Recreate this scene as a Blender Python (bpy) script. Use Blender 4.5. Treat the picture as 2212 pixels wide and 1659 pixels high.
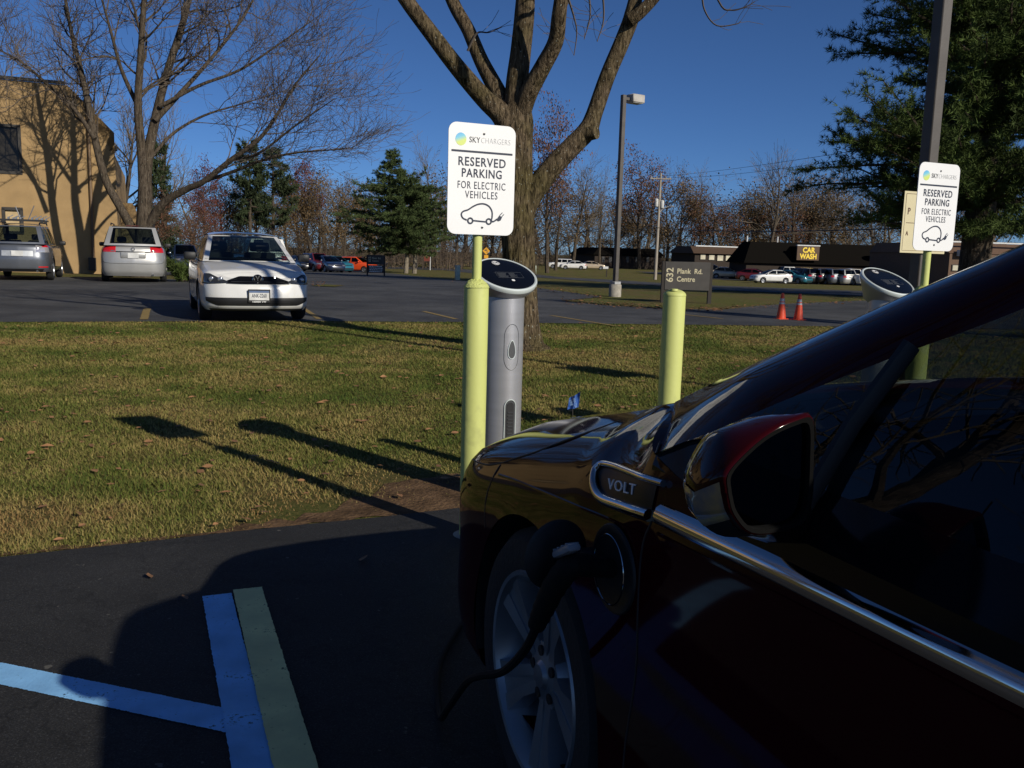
import bpy, bmesh, math, random
import numpy as np
from mathutils import Vector, Matrix

for o in list(bpy.data.objects):
    bpy.data.objects.remove(o, do_unlink=True)
SC = bpy.context.scene
COL = SC.collection
R = math.radians

# ------------------------------------------------------------------ camera
EYE = 1.27                      # camera height above the near car park
PITCH, ROLL, FPX = R(8.39), R(1.6), 1930.0 / 2212.0
cp, sp, cr_, sr_ = math.cos(PITCH), math.sin(PITCH), math.cos(ROLL), math.sin(ROLL)
_up0 = Vector((0, sp, cp))
_fw = Vector((0, cp, -sp))
_rt = Vector((1, 0, 0)) * cr_ + _up0 * sr_
_up = Vector((1, 0, 0)) * -sr_ + _up0 * cr_
cam_d = bpy.data.cameras.new('camera')
cam = bpy.data.objects.new('camera', cam_d)
COL.objects.link(cam)
M = Matrix.Identity(4)
for i in range(3):
    M[i][0], M[i][1], M[i][2] = _rt[i], _up[i], -_fw[i]
M[2][3] = EYE
cam.matrix_world = M
cam_d.sensor_width = 36.0
cam_d.lens = 36.0 * FPX
cam_d.clip_start = 0.02
cam_d.clip_end = 3000
SC.camera = cam

# ------------------------------------------------------------------ sky, sun, exposure
SUN_EL, SUN_AZ = R(26.0), math.atan2(0.715, -0.699)      # azimuth clockwise from +Y
w = bpy.data.worlds.new('World')
SC.world = w
w.use_nodes = True
nt = w.node_tree
nt.nodes.clear()
sky = nt.nodes.new('ShaderNodeTexSky')
sky.sky_type = 'NISHITA'
sky.sun_disc = False
sky.sun_elevation = SUN_EL
sky.sun_rotation = SUN_AZ
sky.altitude = 100
sky.air_density = 0.55
sky.dust_density = 0.25
sky.ozone_density = 9.0
bg = nt.nodes.new('ShaderNodeBackground')
bg.inputs['Strength'].default_value = 0.090
out = nt.nodes.new('ShaderNodeOutputWorld')
nt.links.new(sky.outputs[0], bg.inputs[0])
nt.links.new(bg.outputs[0], out.inputs[0])

sun_d = bpy.data.lights.new('sun', 'SUN')
sun_d.energy = 5.0
sun_d.angle = R(0.53)
sun_d.color = (1.0, 0.93, 0.80)
sun = bpy.data.objects.new('sun', sun_d)
COL.objects.link(sun)
_sd = Vector((-math.sin(SUN_AZ) * math.cos(SUN_EL), -math.cos(SUN_AZ) * math.cos(SUN_EL), -math.sin(SUN_EL)))
sun.rotation_mode = 'QUATERNION'
sun.rotation_quaternion = _sd.to_track_quat('-Z', 'Y')
sun.location = (30, -30, 40)

SC.view_settings.view_transform = 'Standard'
SC.view_settings.look = 'None'
SC.view_settings.gamma = 1.0
SC.view_settings.use_curve_mapping = False
SC.view_settings.exposure = -0.25
SC.render.engine = 'CYCLES'
cy_ = SC.cycles
cy_.max_bounces, cy_.diffuse_bounces, cy_.glossy_bounces, cy_.transmission_bounces, cy_.transparent_max_bounces = 5, 2, 3, 3, 8
SC.render.resolution_x, SC.render.resolution_y = 1024, 768
# ------------------------------------------------------------------ ground shape and survey helpers
def zg(y):
    """height of the ground: level by the car parks, falling gently towards the road"""
    if y <= 30: return 0.0
    if y >= 100: return -1.35
    return -1.35 * (y - 30) / 70.0

def ray(x, y):
    """direction through a point of the survey picture (2212 x 1659)"""
    u, v = (x - 1106) / 1930.0, -(y - 829.5) / 1930.0
    return _fw + _rt * u + _up * v

def at(x, y, Y):
    """point on that line of sight at ground distance Y"""
    d = ray(x, y)
    return Vector((0, 0, EYE)) + d * (Y / d.y)

def gp(x, y):
    """where that line of sight meets the ground"""
    d = ray(x, y)
    lo, hi = 0.5, 400.0
    for _ in range(60):
        m = (lo + hi) / 2
        p = Vector((0, 0, EYE)) + d * (m / d.y)
        if p.z > zg(p.y): lo = m
        else: hi = m
    return Vector((0, 0, EYE)) + d * (hi / d.y)

def gx(x, Y):
    """ground point at distance Y below picture column x (taken near the horizon)"""
    p = at(x, 560, Y)
    return Vector((p.x, Y, zg(Y)))

# ------------------------------------------------------------------ materials
MATS = {}
def pm(name, col, rough=0.6, metal=0.0, var=0.12, scale=6.0, bump=0.0, bscale=60.0, coat=0.0, spec=0.5,
       col2=None, alpha=None, trans=0.0, stretch=None, fac=(0.35, 0.65), detail=5.0, emit=None, attr=None, ior=None):
    """procedural principled material: two-tone noise colour, optional noise bump"""
    if name in MATS: return MATS[name]
    m = bpy.data.materials.new(name)
    m.use_nodes = True
    t = m.node_tree
    b = t.nodes['Principled BSDF']
    b.inputs['Roughness'].default_value = rough
    b.inputs['Metallic'].default_value = metal
    b.inputs['Specular IOR Level'].default_value = spec
    b.inputs['Coat Weight'].default_value = coat
    b.inputs['Coat Roughness'].default_value = 0.03
    b.inputs['Transmission Weight'].default_value = trans
    if ior: b.inputs['IOR'].default_value = ior
    tc = t.nodes.new('ShaderNodeTexCoord')
    src = tc.outputs['Object']
    if stretch:
        mp = t.nodes.new('ShaderNodeMapping')
        mp.inputs['Scale'].default_value = stretch
        t.links.new(src, mp.inputs[0]); src = mp.outputs[0]
    n = t.nodes.new('ShaderNodeTexNoise')
    n.inputs['Scale'].default_value = scale
    n.inputs['Detail'].default_value = detail
    t.links.new(src, n.inputs['Vector'])
    r = t.nodes.new('ShaderNodeValToRGB')
    c1 = tuple(max(0, c * (1 - var)) for c in col)
    c2 = tuple(min(1, c * (1 + var)) for c in col) if col2 is None else col2
    r.color_ramp.elements[0].position, r.color_ramp.elements[1].position = fac
    r.color_ramp.elements[0].color = (*c1, 1)
    r.color_ramp.elements[1].color = (*c2, 1)
    t.links.new(n.outputs['Fac'], r.inputs[0])
    colout = r.outputs[0]
    if attr:
        a = t.nodes.new('ShaderNodeAttribute'); a.attribute_name = attr
        mx = t.nodes.new('ShaderNodeMix'); mx.data_type = 'RGBA'; mx.blend_type = 'MULTIPLY'
        mx.inputs['Factor'].default_value = 1.0
        t.links.new(a.outputs['Color'], mx.inputs['A']); t.links.new(r.outputs[0], mx.inputs['B'])
        colout = mx.outputs['Result']
    t.links.new(colout, b.inputs['Base Color'])
    if bump:
        n2 = t.nodes.new('ShaderNodeTexNoise')
        n2.inputs['Scale'].default_value = bscale
        n2.inputs['Detail'].default_value = 6
        t.links.new(src, n2.inputs['Vector'])
        bp = t.nodes.new('ShaderNodeBump')
        bp.inputs['Strength'].default_value = bump
        bp.inputs['Distance'].default_value = 0.02
        t.links.new(n2.outputs['Fac'], bp.inputs['Height'])
        t.links.new(bp.outputs[0], b.inputs['Normal'])
    if emit:
        b.inputs['Emission Color'].default_value = (*emit[0], 1)
        b.inputs['Emission Strength'].default_value = emit[1]
    MATS[name] = m
    return m

def glass_mat(name, tint, mixf=0.8, rough=0.0):
    """thin tinted glazing: see-through with a mirror sheen that grows at grazing angles"""
    if name in MATS: return MATS[name]
    m = bpy.data.materials.new(name); m.use_nodes = True
    t = m.node_tree; t.nodes.clear()
    o = t.nodes.new('ShaderNodeOutputMaterial')
    tr = t.nodes.new('ShaderNodeBsdfTransparent')
    nz = t.nodes.new('ShaderNodeTexNoise'); nz.inputs['Scale'].default_value = 3.0
    rp = t.nodes.new('ShaderNodeValToRGB')
    rp.color_ramp.elements[0].color = (*[c * 0.95 for c in tint], 1)
    rp.color_ramp.elements[1].color = (*tint, 1)
    t.links.new(nz.outputs['Fac'], rp.inputs[0]); t.links.new(rp.outputs[0], tr.inputs[0])
    gl = t.nodes.new('ShaderNodeBsdfGlossy'); gl.inputs['Roughness'].default_value = rough
    gl.inputs['Color'].default_value = (.7, .7, .7, 1)
    fr = t.nodes.new('ShaderNodeFresnel')
    ge = t.nodes.new('ShaderNodeNewGeometry'); mr = t.nodes.new('ShaderNodeMapRange')     # same sheen from either face
    mr.inputs['To Min'].default_value, mr.inputs['To Max'].default_value = 1.52, 1 / 1.52
    t.links.new(ge.outputs['Backfacing'], mr.inputs['Value']); t.links.new(mr.outputs[0], fr.inputs['IOR'])
    mx = t.nodes.new('ShaderNodeMixShader')
    t.links.new(fr.outputs[0], mx.inputs[0]); t.links.new(tr.outputs[0], mx.inputs[1]); t.links.new(gl.outputs[0], mx.inputs[2])
    t.links.new(mx.outputs[0], o.inputs[0])
    MATS[name] = m
    return m

# ------------------------------------------------------------------ mesh building
class MB:
    def __init__(s): s.v, s.f, s.m, s.t = [], [], [], []
    def add(s, vs, fs, mi=0):
        n = len(s.v)
        s.v += [tuple(p) for p in vs]
        s.f += [tuple(i + n for i in f) for f in fs]
        s.m += [mi] * len(fs)
        return s
    def box(s, c, size, mi=0, rot=None):
        x, y, z = [k / 2 for k in size]
        vs = [Vector(p) for p in ((-x,-y,-z),(x,-y,-z),(x,y,-z),(-x,y,-z),(-x,-y,z),(x,-y,z),(x,y,z),(-x,y,z))]
        if rot is not None: vs = [rot @ p for p in vs]
        c = Vector(c)
        return s.add([p + c for p in vs], [(0,3,2,1),(4,5,6,7),(0,1,5,4),(1,2,6,5),(2,3,7,6),(3,0,4,7)], mi)
    def rbox(s, c, size, bev=0.02, seg=2, mi=0, rot=None):
        bm = bmesh.new()
        bmesh.ops.create_cube(bm, size=1.0)
        for v in bm.verts: v.co = Vector((v.co.x * size[0], v.co.y * size[1], v.co.z * size[2]))
        bmesh.ops.bevel(bm, geom=bm.edges[:], offset=bev, segments=seg, affect='EDGES', profile=0.5)
        bm.verts.index_update()
        c = Vector(c)
        vs = [((rot @ v.co) if rot is not None else v.co) + c for v in bm.verts]
        fs = [[v.index for v in f.verts] for f in bm.faces]
        bm.free()
        return s.add(vs, fs, mi)
    def tube(s, path, rad, n=8, cap=True, mi=0, flat=None):
        path = [Vector(p) for p in path]
        k = len(path)
        if not hasattr(rad, '__len__'): rad = [rad] * k
        T = []
        for i in range(k):
            t = path[min(i + 1, k - 1)] - path[max(i - 1, 0)]
            T.append(t.normalized() if t.length > 1e-9 else Vector((0, 0, 1)))
        a = Vector((0, 0, 1)) if abs(T[0].z) < 0.9 else Vector((1, 0, 0))
        N = (a - T[0] * a.dot(T[0])).normalized()
        vs = []
        for i in range(k):
            N = (N - T[i] * N.dot(T[i]))
            N = N.normalized() if N.length > 1e-6 else T[i].orthogonal().normalized()
            B = T[i].cross(N)
            for j in range(n):
                an = 2 * math.pi * j / n
                vs.append(path[i] + (N * math.cos(an) + B * math.sin(an) * (flat or 1.0)) * rad[i])
        fs = [(i*n+j, i*n+(j+1)%n, (i+1)*n+(j+1)%n, (i+1)*n+j) for i in range(k-1) for j in range(n)]
        if cap:
            fs.append(tuple(reversed(range(n)))); fs.append(tuple((k-1)*n + j for j in range(n)))
        return s.add(vs, fs, mi)
    def lathe(s, prof, n=24, c=(0,0,0), M=None, mi=0, closed=False):
        """prof: (radius, height) list turned about z (then placed with M)"""
        vs = []
        for r, z in prof:
            for j in range(n):
                a = 2 * math.pi * j / n
                p = Vector((r * math.cos(a), r * math.sin(a), z))
                vs.append((M @ p if M is not None else p) + Vector(c))
        k = len(prof)
        fs = [(i*n+j, i*n+(j+1)%n, (i+1)*n+(j+1)%n, (i+1)*n+j) for i in range(k-1) for j in range(n)]
        if closed: fs += [((k-1)*n+j, (k-1)*n+(j+1)%n, (j+1)%n, j) for j in range(n)]
        return s.add(vs, fs, mi)
    def grid(s, P, mi=0, flip=False):
        nu, nv = len(P), len(P[0])
        vs = [p for row in P for p in row]
        fs = []
        for i in range(nu - 1):
            for j in range(nv - 1):
                q = (i*nv+j, (i+1)*nv+j, (i+1)*nv+j+1, i*nv+j+1)
                fs.append(tuple(reversed(q)) if flip else q)
        return s.add(vs, fs, mi)
    def prism(s, poly, a, b, M=None, mi=0):
        """extrude a 2-D polygon (x,y) from z=a to z=b"""
        n = len(poly)
        vs = [Vector((x, y, a)) for x, y in poly] + [Vector((x, y, b)) for x, y in poly]
        if M is not None: vs = [M @ p for p in vs]
        fs = [tuple(reversed(range(n))), tuple(range(n, 2*n))] + [(i, (i+1)%n, n+(i+1)%n, n+i) for i in range(n)]
        return s.add(vs, fs, mi)

def expand_tufts(mb):
    """turn the recorded needle tufts (place, direction, count, length, half width) into slim triangles"""
    T = np.array([(*p, *d, n, L, w_) for p, d, n, L, w_ in mb.t], float)
    g = np.random.default_rng(len(T))
    k = np.repeat(np.arange(len(T)), T[:, 6].astype(int)); m = len(k)
    v = T[k, 3:6] * .8 + g.normal(0, .6, (m, 3)); v /= np.linalg.norm(v, axis=1)[:, None]
    o = np.cross(v, g.normal(0, 1, (m, 3))); o /= np.linalg.norm(o, axis=1)[:, None] + 1e-9; o *= T[k, 8][:, None]
    b = T[k, 0:3] + v * T[k, 7][:, None] * .1
    V = np.stack([b - o, b + o, b + v * (T[k, 7] * g.uniform(.7, 1.2, m))[:, None]], 1).reshape(-1, 3)
    n0 = len(mb.v)
    mb.v = mb.v + V.tolist(); F = (np.arange(m * 3).reshape(-1, 3) + n0).tolist()
    mb.f = mb.f + [tuple(f) for f in F]; mb.m = mb.m + [0] * m; mb.t = []

def weld(mb):
    """merge vertices that coincide, so the two halves of a body shade as one"""
    key, new, mp = {}, [], []
    for p in mb.v:
        k = (round(p[0], 4), round(p[1], 4), round(p[2], 4))
        if k not in key: key[k] = len(new); new.append(p)
        mp.append(key[k])
    fs, ms = [], []
    for f, m in zip(mb.f, mb.m):
        g = []
        for i in f:
            if mp[i] not in g: g.append(mp[i])
        if len(g) > 2: fs.append(tuple(g)); ms.append(m)
    mb.v, mb.f, mb.m = new, fs, ms
    return mb

def mesh_of(name, mb, mats, smooth=True, angle=38):
    if mb.t: expand_tufts(mb)
    me = bpy.data.meshes.new(name)
    me.from_pydata([tuple(p) for p in mb.v], [], mb.f)
    if not isinstance(mats, (list, tuple)): mats = [mats]
    for m in mats: me.materials.append(m)
    if len(mats) > 1: me.polygons.foreach_set('material_index', mb.m)
    if smooth:
        me.polygons.foreach_set('use_smooth', [True] * len(me.polygons))
        me.set_sharp_from_angle(angle=R(angle))
    me.update()
    return me

def obj(name, mb, mats, parent=None, smooth=True, angle=38, loc=None, rz=None):
    o = bpy.data.objects.new(name, mb if isinstance(mb, bpy.types.Mesh) else mesh_of(name, mb, mats, smooth, angle))
    COL.objects.link(o)
    if parent is not None: o.parent = parent
    if loc is not None: o.location = loc
    if rz is not None: o.rotation_euler = (0, 0, rz)
    return o

def tag(o, label=None, cat=None, group=None, kind=None):
    if label: o['label'] = label
    if cat: o['category'] = cat
    if group: o['group'] = group
    if kind: o['kind'] = kind
    return o

def thing(name, label, cat, loc=(0,0,0), rz=0.0, group=None):
    o = bpy.data.objects.new(name, None)
    COL.objects.link(o)
    o.empty_display_size = 0.2
    o.location = loc
    o.rotation_euler = (0, 0, rz)
    return tag(o, label, cat, group)

def dup(src, parent=None):
    c = src.copy(); COL.objects.link(c)
    if parent is not None: c.parent = parent
    for ch in list(src.children): dup(ch, c)
    return c

def frame(o, xa, za):
    """matrix whose x axis is xa, z axis za (text lies in x/y)"""
    xa, za = Vector(xa).normalized(), Vector(za).normalized()
    ya = za.cross(xa).normalized(); xa = ya.cross(za)
    m = Matrix.Identity(4)
    for i in range(3): m[i][0], m[i][1], m[i][2], m[i][3] = xa[i], ya[i], za[i], o[i]
    return m

def text_mb(s, size, M, xs=1.0, bold=0.0, depth=0.001, sp=1.0, mb=None, align='CENTER', fit=None):
    cu = bpy.data.curves.new('t', 'FONT')
    cu.body = s; cu.size = size; cu.align_x = align; cu.align_y = 'CENTER'
    cu.offset = bold; cu.extrude = depth; cu.space_character = sp; cu.resolution_u = 3
    o = bpy.data.objects.new('t', cu); COL.objects.link(o)
    dg = bpy.context.evaluated_depsgraph_get()
    me = bpy.data.meshes.new_from_object(o.evaluated_get(dg))
    mb = mb or MB()
    if fit: xs = fit / (max(v.co.x for v in me.vertices) - min(v.co.x for v in me.vertices))
    mb.add([M @ Vector((v.co.x * xs, v.co.y, v.co.z)) for v in me.vertices], [tuple(p.vertices) for p in me.polygons])
    bpy.data.objects.remove(o, do_unlink=True)
    bpy.data.curves.remove(cu); bpy.data.meshes.remove(me)
    return mb

def pch(pts):
    """smooth monotone interpolation through (x, y) points"""
    pts = sorted(pts)
    X = np.array([p[0] for p in pts], float); Y = np.array([p[1] for p in pts], float)
    h = np.diff(X); d = np.diff(Y) / h
    m = np.zeros(len(X))
    m[0], m[-1] = d[0], d[-1]
    for i in range(1, len(X) - 1):
        m[i] = 0 if d[i-1] * d[i] <= 0 else 2 / (1 / d[i-1] + 1 / d[i])
    def f(x):
        x = np.clip(x, X[0], X[-1])
        i = np.clip(np.searchsorted(X, x) - 1, 0, len(h) - 1)
        t = (x - X[i]) / h[i]
        return ((2*t**3-3*t**2+1)*Y[i] + (t**3-2*t**2+t)*h[i]*m[i] + (-2*t**3+3*t**2)*Y[i+1] + (t**3-t**2)*h[i]*m[i+1])
    return f

def crom(pts, n=8):
    """Catmull-Rom through points of any dimension"""
    P = [np.array(p, float) for p in pts]
    P = [2*P[0]-P[1]] + P + [2*P[-1]-P[-2]]
    o = []
    for i in range(1, len(P) - 2):
        for k in range(n):
            t = k / n
            o.append(0.5*((2*P[i])+(-P[i-1]+P[i+1])*t+(2*P[i-1]-5*P[i]+4*P[i+1]-P[i+2])*t*t+(-P[i-1]+3*P[i]-3*P[i+1]+P[i+2])*t**3))
    o.append(P[-2])
    return o
# ------------------------------------------------------------------ the setting: ground, car parks, road, paint
def ground_mat():
    m = bpy.data.materials.new('lawn'); m.use_nodes = True
    t = m.node_tree; b = t.nodes['Principled BSDF']
    b.inputs['Roughness'].default_value = 0.95; b.inputs['Specular IOR Level'].default_value = 0.1
    g = t.nodes.new('ShaderNodeNewGeometry')
    def noise(sc, det=4, rough=0.6):
        n = t.nodes.new('ShaderNodeTexNoise'); n.inputs['Scale'].default_value = sc
        n.inputs['Detail'].default_value = det; n.inputs['Roughness'].default_value = rough
        t.links.new(g.outputs['Position'], n.inputs['Vector']); return n.outputs['Fac']
    def ramp(src, stops):
        r = t.nodes.new('ShaderNodeValToRGB')
        while len(r.color_ramp.elements) < len(stops): r.color_ramp.elements.new(0.5)
        for e, (p, c) in zip(r.color_ramp.elements, stops): e.position = p; e.color = (*c, 1)
        t.links.new(src, r.inputs[0]); return r.outputs[0]
    def mix(f, a, c, mode='MIX'):
        x = t.nodes.new('ShaderNodeMix'); x.data_type = 'RGBA'; x.blend_type = mode
        if isinstance(f, float): x.inputs['Factor'].default_value = f
        else: t.links.new(f, x.inputs['Factor'])
        t.links.new(a, x.inputs['A']); t.links.new(c, x.inputs['B']); return x.outputs['Result']
    fine = ramp(noise(38, 6, 0.75), [(0.30, (0.036, 0.052, 0.012)), (0.48, (0.105, 0.112, 0.028)), (0.62, (0.18, 0.15, 0.05)), (0.8, (0.28, 0.21, 0.09))])
    dry = ramp(noise(60, 6, 0.75), [(0.32, (0.055, 0.042, 0.018)), (0.5, (0.15, 0.105, 0.048)), (0.75, (0.27, 0.19, 0.10))])
    big = ramp(noise(0.55, 5, 0.6), [(0.44, (0, 0, 0)), (0.66, (1, 1, 1))])
    t.links.new(mix(big, fine, dry), b.inputs['Base Color'])
    bp = t.nodes.new('ShaderNodeBump'); bp.inputs['Strength'].default_value = 0.9; bp.inputs['Distance'].default_value = 0.03
    t.links.new(noise(55, 6, 0.8), bp.inputs['Height']); t.links.new(bp.outputs[0], b.inputs['Normal'])
    return m

def asphalt_mat(name, base, sheen=0.8, speck=1.0):
    m = bpy.data.materials.new(name); m.use_nodes = True
    t = m.node_tree; b = t.nodes['Principled BSDF']
    b.inputs['Roughness'].default_value = sheen; b.inputs['Specular IOR Level'].default_value = 0.25
    g = t.nodes.new('ShaderNodeNewGeometry')
    def noise(sc, det=4, rough=0.6):
        n = t.nodes.new('ShaderNodeTexNoise'); n.inputs['Scale'].default_value = sc
        n.inputs['Detail'].default_value = det; n.inputs['Roughness'].default_value = rough
        t.links.new(g.outputs['Position'], n.inputs['Vector']); return n.outputs['Fac']
    def ramp(src, stops):
        r = t.nodes.new('ShaderNodeValToRGB')
        while len(r.color_ramp.elements) < len(stops): r.color_ramp.elements.new(0.5)
        for e, (p, c) in zip(r.color_ramp.elements, stops): e.position = p; e.color = (*c, 1)
        t.links.new(src, r.inputs[0]); return r.outputs[0]
    def mix(f, a, c, mode='MIX'):
        x = t.nodes.new('ShaderNodeMix'); x.data_type = 'RGBA'; x.blend_type = mode
        if isinstance(f, float): x.inputs['Factor'].default_value = f
        else: t.links.new(f, x.inputs['Factor'])
        t.links.new(a, x.inputs['A']); t.links.new(c, x.inputs['B']); return x.outputs['Result']
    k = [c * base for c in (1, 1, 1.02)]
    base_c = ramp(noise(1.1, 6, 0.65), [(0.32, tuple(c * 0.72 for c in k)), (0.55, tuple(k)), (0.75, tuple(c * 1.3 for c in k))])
    grit = ramp(noise(190, 3, 0.8), [(0.40, (0.55, 0.55, 0.55)), (0.58, (1.05, 1.05, 1.05)), (0.68, (1 + 1.6*speck,) * 3)])
    pale = ramp(noise(48, 3, 0.9), [(0.69, (1, 1, 1)), (0.76, (1 + 2.2*speck, 1 + 2.1*speck, 1 + 1.9*speck))])
    chip = ramp(noise(21, 2, 0.5), [(0.735, (0, 0, 0)), (0.76, (1, 1, 1))])          # pale stone chips
    crk = ramp(noise(2.3, 9, 0.55), [(0.488, (1, 1, 1)), (0.497, (0.72, 0.72, 0.72)), (0.503, (0.72, 0.72, 0.72)), (0.512, (1, 1, 1))])
    stain = ramp(noise(0.35, 4, 0.6), [(0.4, (0.8, 0.8, 0.8)), (0.62, (1.25, 1.24, 1.2))])
    c = mix(1.0, mix(1.0, mix(1.0, mix(1.0, base_c, grit, 'MULTIPLY'), pale, 'MULTIPLY'), crk, 'MULTIPLY'), stain, 'MULTIPLY')
    gy = t.nodes.new('ShaderNodeRGB'); gy.outputs[0].default_value = (0.17, 0.16, 0.14, 1)
    fac = t.nodes.new('ShaderNodeMath'); fac.operation = 'MULTIPLY'; fac.inputs[1].default_value = 0.55 * min(1, speck)
    t.links.new(chip, fac.inputs[0]); c = mix(fac.outputs[0], c, gy.outputs[0])
    t.links.new(c, b.inputs['Base Color'])
    bp = t.nodes.new('ShaderNodeBump'); bp.inputs['Strength'].default_value = 0.45; bp.inputs['Distance'].default_value = 0.006
    t.links.new(noise(150, 4, 0.8), bp.inputs['Height']); t.links.new(bp.outputs[0], b.inputs['Normal'])
    return m

def paint_mat(name, col, asp, wear=0.5):
    """road paint: worn through to the asphalt in small pits"""
    m = bpy.data.materials.new(name); m.use_nodes = True
    t = m.node_tree; b = t.nodes['Principled BSDF']
    b.inputs['Roughness'].default_value = 0.75; b.inputs['Specular IOR Level'].default_value = 0.3
    g = t.nodes.new('ShaderNodeNewGeometry')
    n = t.nodes.new('ShaderNodeTexNoise'); n.inputs['Scale'].default_value = 70; n.inputs['Detail'].default_value = 6; n.inputs['Roughness'].default_value = 0.7
    n2 = t.nodes.new('ShaderNodeTexNoise'); n2.inputs['Scale'].default_value = 7; n2.inputs['Detail'].default_value = 5
    for q in (n, n2): t.links.new(g.outputs['Position'], q.inputs['Vector'])
    r = t.nodes.new('ShaderNodeValToRGB')
    r.color_ramp.elements[0].position = 0.585 + 0.06 * (1 - wear); r.color_ramp.elements[1].position = 0.65 + 0.06 * (1 - wear)
    r.color_ramp.elements[0].color = (*col, 1); r.color_ramp.elements[1].color = (*asp, 1)
    mxv = t.nodes.new('ShaderNodeMath'); mxv.operation = 'MULTIPLY_ADD'; mxv.inputs[1].default_value = 0.35; 
    sc_ = t.nodes.new('ShaderNodeMath'); sc_.operation = 'MULTIPLY'; sc_.inputs[1].default_value = 0.72
    t.links.new(n.outputs['Fac'], sc_.inputs[0]); t.links.new(n2.outputs['Fac'], mxv.inputs[0]); t.links.new(sc_.outputs[0], mxv.inputs[2])
    t.links.new(mxv.outputs[0], r.inputs[0])
    r2 = t.nodes.new('ShaderNodeValToRGB')
    r2.color_ramp.elements[0].position, r2.color_ramp.elements[1].position = 0.3, 0.7
    r2.color_ramp.elements[0].color = (0.78, 0.78, 0.8, 1); r2.color_ramp.elements[1].color = (1.1, 1.1, 1.1, 1)
    t.links.new(n2.outputs['Fac'], r2.inputs[0])
    x = t.nodes.new('ShaderNodeMix'); x.data_type = 'RGBA'; x.blend_type = 'MULTIPLY'; x.inputs['Factor'].default_value = 1
    t.links.new(r.outputs[0], x.inputs['A']); t.links.new(r2.outputs[0], x.inputs['B'])
    t.links.new(x.outputs['Result'], b.inputs['Base Color'])
    bp = t.nodes.new('ShaderNodeBump'); bp.inputs['Strength'].default_value = 0.5; bp.inputs['Distance'].default_value = 0.004
    t.links.new(n.outputs['Fac'], bp.inputs['Height']); t.links.new(bp.outputs[0], b.inputs['Normal'])
    return m

M_GRASS = ground_mat()
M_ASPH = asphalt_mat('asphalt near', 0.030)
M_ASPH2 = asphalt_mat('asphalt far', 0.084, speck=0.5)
M_ROAD = asphalt_mat('road asphalt', 0.085, speck=0.3)

def sheet(name, poly, dz, mat, kind='structure', rag=0.0, seed=1):
    """flat sheet laid on the ground shape, dz above it; rag roughens the edge"""
    pts = [Vector((p[0], p[1])) for p in poly]
    if rag:
        rnd = random.Random(seed); o = []
        for i, p in enumerate(pts):
            q = pts[(i + 1) % len(pts)]
            n = max(1, min(400, int((q - p).length / (rag * 3))))
            nn = (q - p).orthogonal().normalized()
            for k in range(n): o.append(p + (q - p) * (k / n) + nn * rnd.gauss(0, rag * 0.5))
        pts = o
    bm = bmesh.new()
    f = bm.faces.new([bm.verts.new((p.x, p.y, 0)) for p in pts])
    bm.normal_update()
    bmesh.ops.triangulate(bm, faces=bm.faces[:])
    for yy in (30, 100):
        bmesh.ops.bisect_plane(bm, geom=bm.verts[:] + bm.edges[:] + bm.faces[:], plane_co=(0, yy, 0), plane_no=(0, 1, 0))
    bm.normal_update()
    bmesh.ops.triangulate(bm, faces=bm.faces[:])
    for v in bm.verts: v.co.z = zg(v.co.y) + dz
    bm.normal_update()
    for f in bm.faces:
        if f.normal.z < 0: f.normal_flip()
    me = bpy.data.meshes.new(name); bm.to_mesh(me); bm.free()
    me.materials.append(mat)
    o = obj(name, me, None)
    if kind: o['kind'] = kind
    return o

sheet('ground', [(-900, -80), (900, -80), (900, 1500), (-900, 1500)], 0.0, M_GRASS)

E1a, E1b = Vector((-2.03, 3.42)), Vector((-0.26, 4.27))             # edge of the near car park
ed = (E1b - E1a).normalized(); en = Vector((-ed.y, ed.x))           # along the edge, and across to the lawn
def edge1(x): return E1a.y + (x - E1a.x) * ed.y / ed.x
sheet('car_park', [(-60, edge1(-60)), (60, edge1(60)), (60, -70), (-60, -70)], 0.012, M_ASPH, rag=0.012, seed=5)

far_poly = [(-60, -8.0), (-7.78, 13.49), (-3.25, 15.32), (0, 16.15), (5.28, 17.25), (30, 22.0), (60, 27)]
far_top = [gp(x, y) for x, y in ((1857, 650), (1724, 656), (1651, 660), (1560, 670), (1424, 667), (1300, 660), (1212, 650.5), (1302, 642), (1230, 632), (1165, 623), (1090, 613), (990, 606), (900, 597))]
far_poly += [(60, 38), (20, 32.4)] + [(p.x, p.y) for p in far_top] + [(-11.0, 84), (-16, 104), (-30, 108), (-34, 60), (-14.5, 40), (-10.3, 33.2), (-14, 31.9), (-60, 14)]
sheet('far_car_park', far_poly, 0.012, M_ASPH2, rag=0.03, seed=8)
# planted island beside the white saloon, and the leafy patch on its other side
sheet('planting_island', [(-11.6, 30.6), (-9.2, 28.6), (-8.6, 29.6), (-10.4, 33.0)], 0.03, M_GRASS)
pa, pb = gp(672, 619), gp(702, 615)
sheet('leaf_patch', [(pa.x, pa.y), (pa.x + .8, pa.y - .2), (pa.x + .9, pa.y + 1.0), (pa.x + .2, pa.y + 1.4)], 0.03, M_GRASS)
# road beyond the strip of grass, and the forecourt in front of the far shops
lo = [gp(x, y) for x, y in ((700, 577), (960, 584), (1166, 600), (1319, 611), (1416, 617), (1533, 627), (1857, 640), (2212, 652))]
hi = [gp(x, y) for x, y in ((2212, 640), (1857, 629), (1533, 617), (1416, 611), (1319, 604.5), (1166, 594), (960, 579), (700, 573))]
sheet('road', [(p.x, p.y) for p in lo] + [(80, lo[-1].y + 14), (80, hi[0].y + 16)] + [(p.x, p.y) for p in hi], 0.02, M_ROAD)
fc = [gp(x, y) for x, y in ((1490, 601), (1600, 606), (1700, 613), (1860, 616))]
sheet('forecourt', [(p.x, p.y) for p in fc] + [(110, 106), (110, 150), (20, 150)], 0.02, M_ROAD)

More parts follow.
